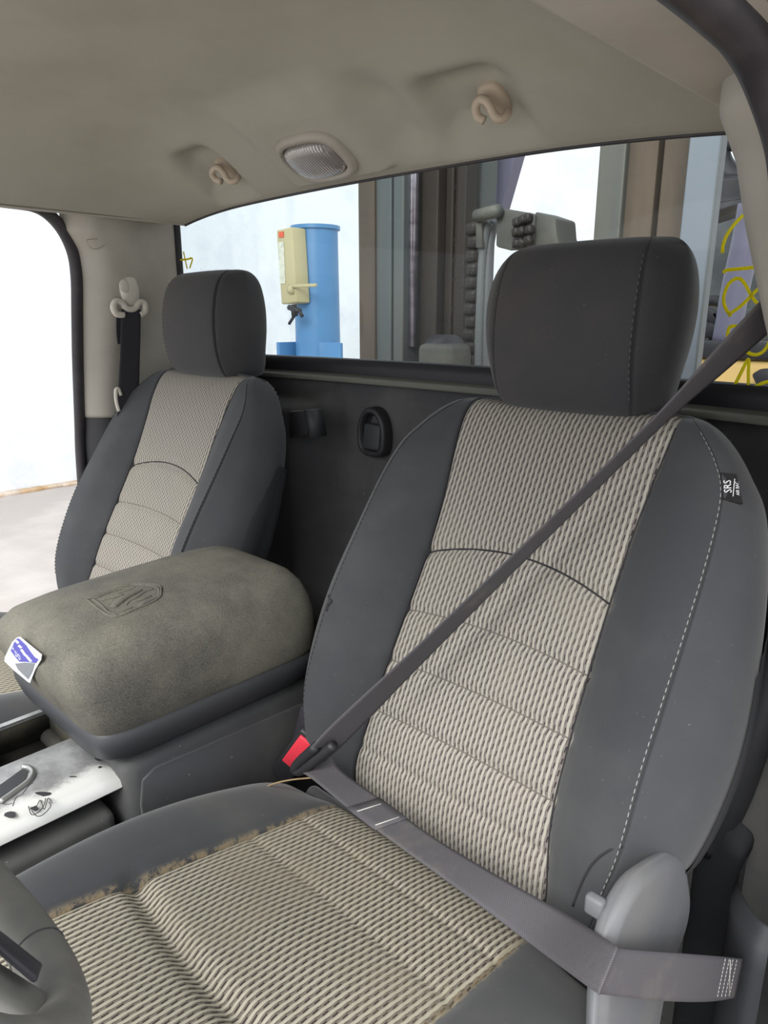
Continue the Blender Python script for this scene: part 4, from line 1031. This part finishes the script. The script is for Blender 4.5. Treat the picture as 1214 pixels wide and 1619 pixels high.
# leaf chain: one link plate pair after another
a = Y(746, 450, .95); z = 1.36; n = 0
lk = MB().box((0, 0, 0), (.042, .030, .038), bev=.0135, seg=3).done(); lk.materials.append(M['chain'])
while z > .55:
    o = bpy.data.objects.new('chain_link', lk); COL.objects.link(o); o.parent = fk; o.matrix_parent_inverse = Matrix.Translation(-fk.location); o.location = (a.x+(.003 if n % 2 else -.003), .95, z); z -= .036; n += 1
# pulley sheave edge and hose loop
hp_ = [Y(x, y_, .90) for x, y_ in ((774, 352), (768, 370), (764, 395), (761, 430), (759, 480), (757, 530), (756, 590), (755, 660))]
obj('hydraulic_hose', tube(cr(hp_, 6), .011, 12), M['hose'], fk)
hp_ = [Y(x, y_, .915) for x, y_ in ((782, 348), (777, 372), (773, 400), (770, 440), (768, 490), (767, 540), (766, 600), (765, 660))]
obj('hydraulic_hose', tube(cr(hp_, 6), .012, 12), M['hose'], fk)
vbar('inner_mast_channel', 738, 757, 1.15, .08, M['grey'], bev=.006)
o_ = MB(); q = [Y(760, 250, 1.3), Y(822, 235, 1.3), Y(789, 345, 1.3), Y(770, 345, 1.3)]
obj('tilted_guard_post', MB().prism([Y(772, 200, 1.3), Y(828, 200, 1.3), Y(783, 360, 1.3), Y(752, 360, 1.3)], (0, 1, 0), .05).done(), M['lav'], fk, False)
# chain anchor bracket
def pr(px, y, th, mat, nm, bev=.006, lab=None):
    o = obj(nm, MB().prism([Y(a_, b2, y) for a_, b2 in px], (0, 1, 0), th).done(), mat, fk, True, lab); bevel(o, bev, 2); sharp(o, 40); return o
pr([(784, 334), (800, 330), (846, 338), (841, 394), (806, 396), (783, 390)], .86, .012, M['bracket'], 'chain_bracket')
pr([(845, 334), (878, 345), (880, 372), (886, 396), (838, 396)], .87, .10, M['bracket'], 'chain_bracket')
obj('bracket_pin', MB().cyl(Y(754, 341, .88), Y(788, 333, .84), .016, seg=18).done(), M['grey'], fk); sharp(fk.children[-1], 40)
pr([(752, 345), (761, 345), (762, 392), (752, 392)], .88, .03, M['bracket'], 'bracket_cheek', .002)
for k_ in range(9):
    p = Y(818+(k_ % 3)*9+random.uniform(-2, 2), 352+(k_//3)*17+random.uniform(-2, 2)-(k_ % 3)*3, .853)
    o = bpy.data.objects.new('chain_link', lk); COL.objects.link(o); o.parent = fk; o.matrix_parent_inverse = Matrix.Translation(-fk.location); o.location = p; o.scale = (.55, .8, .62); o.rotation_euler = (0, random.uniform(-.3, .5), 0)
# right-hand mast
vbar('mast_channel', 932, 972, .93, .12, M['grey']); vbar('mast_web', 970, 978, .99, .05, M['blackgear'])
vbar('mast_channel', 975, 1021, .95, .12, M['rust']); vbar('mast_web', 1019, 1031, .99, .06, M['blackgear'])
vbar('mast_channel', 1029, 1067, .94, .10, M['rust'])
vbar('pale_mast_column', 1066, 1116, .84, .012, M['pale'], lab='pale blue grey flat mast column')
vbar('column_edge', 1112, 1116, .838, .03, M['hose'])
# truck beyond: yellow body, seat, wheel, guard
yf = 1.9
a, b_ = Y(1085, 565, yf), Y(1230, 575, yf)
obj('yellow_body', MB().box((.10, yf+.55, (a.z+GZ+.25)/2), (1.25, 1.1, a.z-GZ-.25), bev=.03, seg=3).done(), M['yellow'], fk)
g_ = []
obj('dash_plate', MB().box((.05, yf+.05, a.z+.03), (1.0, .12, .06), bev=.01).done(), M['blackgear'], fk)
pr([(1060, 330), (1085, 322), (1180, 318), (1196, 335), (1214, 360), (1240, 560), (1090, 556)], yf+.75, .12, M['seatv'], 'operator_seat_back', .03)
pr([(1090, 500), (1230, 480), (1240, 560), (1080, 556)], yf+.4, .12, M['seatv'], 'operator_seat_cushion', .03)
sc = Y(1118, 505, yf+.2); rr_ = (Y(1150, 505, yf+.2)-sc).length
obj('forklift_steering_wheel', tube([sc+Vector((math.cos(t)*rr_, .3*rr_*math.sin(t), math.sin(t)*rr_*.95)) for t in np.linspace(0, 2*math.pi, 40)[:-1]], .022, 10, closed=True), M['blackgear'], fk)
for k_ in range(7):
    p = Y(1112+k_ % 3*14, 500+k_//3*22, yf+.15); obj('control_lever', MB().box(p, (.06+.02*(k_ % 2), .04, .05), Matrix.Rotation(.5*k_, 3, 'Y'), bev=.01).done(), M['blackgear'], fk)
pst = [Y(1190, 322, yf+.1), Y(1180, 380, yf+.1), Y(1164, 450, yf+.1), Y(1146, 548, yf+.1)]
obj('guard_post', tube(cr(pst, 5), .047, 14), M['lav'], fk, label='lavender grey curved guard post')
obj('guard_hoop', tube(cr([Y(1128, 225, yf+.3), Y(1140, 262, yf+.3), Y(1158, 282, yf+.3), Y(1185, 292, yf+.3), Y(1225, 300, yf+.3)], 6), .045, 12), M['blackgear'], fk)
obj('guard_hoop', tube(cr([Y(1120, 228, yf+.3), Y(1150, 226, yf+.3), Y(1220, 222, yf+.3)], 6), .03, 12), M['blackgear'], fk)
obj('guard_neck', tube(cr([Y(1152, 280, yf+.3), Y(1150, 300, yf+.3), Y(1146, 325, yf+.3), Y(1148, 340, yf+.3)], 6), [.06, .065, .09, .11]+[.11]*15, 12), M['blackgear'], fk)
pr([(1186, 592), (1200, 584), (1230, 582), (1230, 612), (1196, 612)], yf-.08, .06, M['blackgear'], 'lamp_bracket', .01)
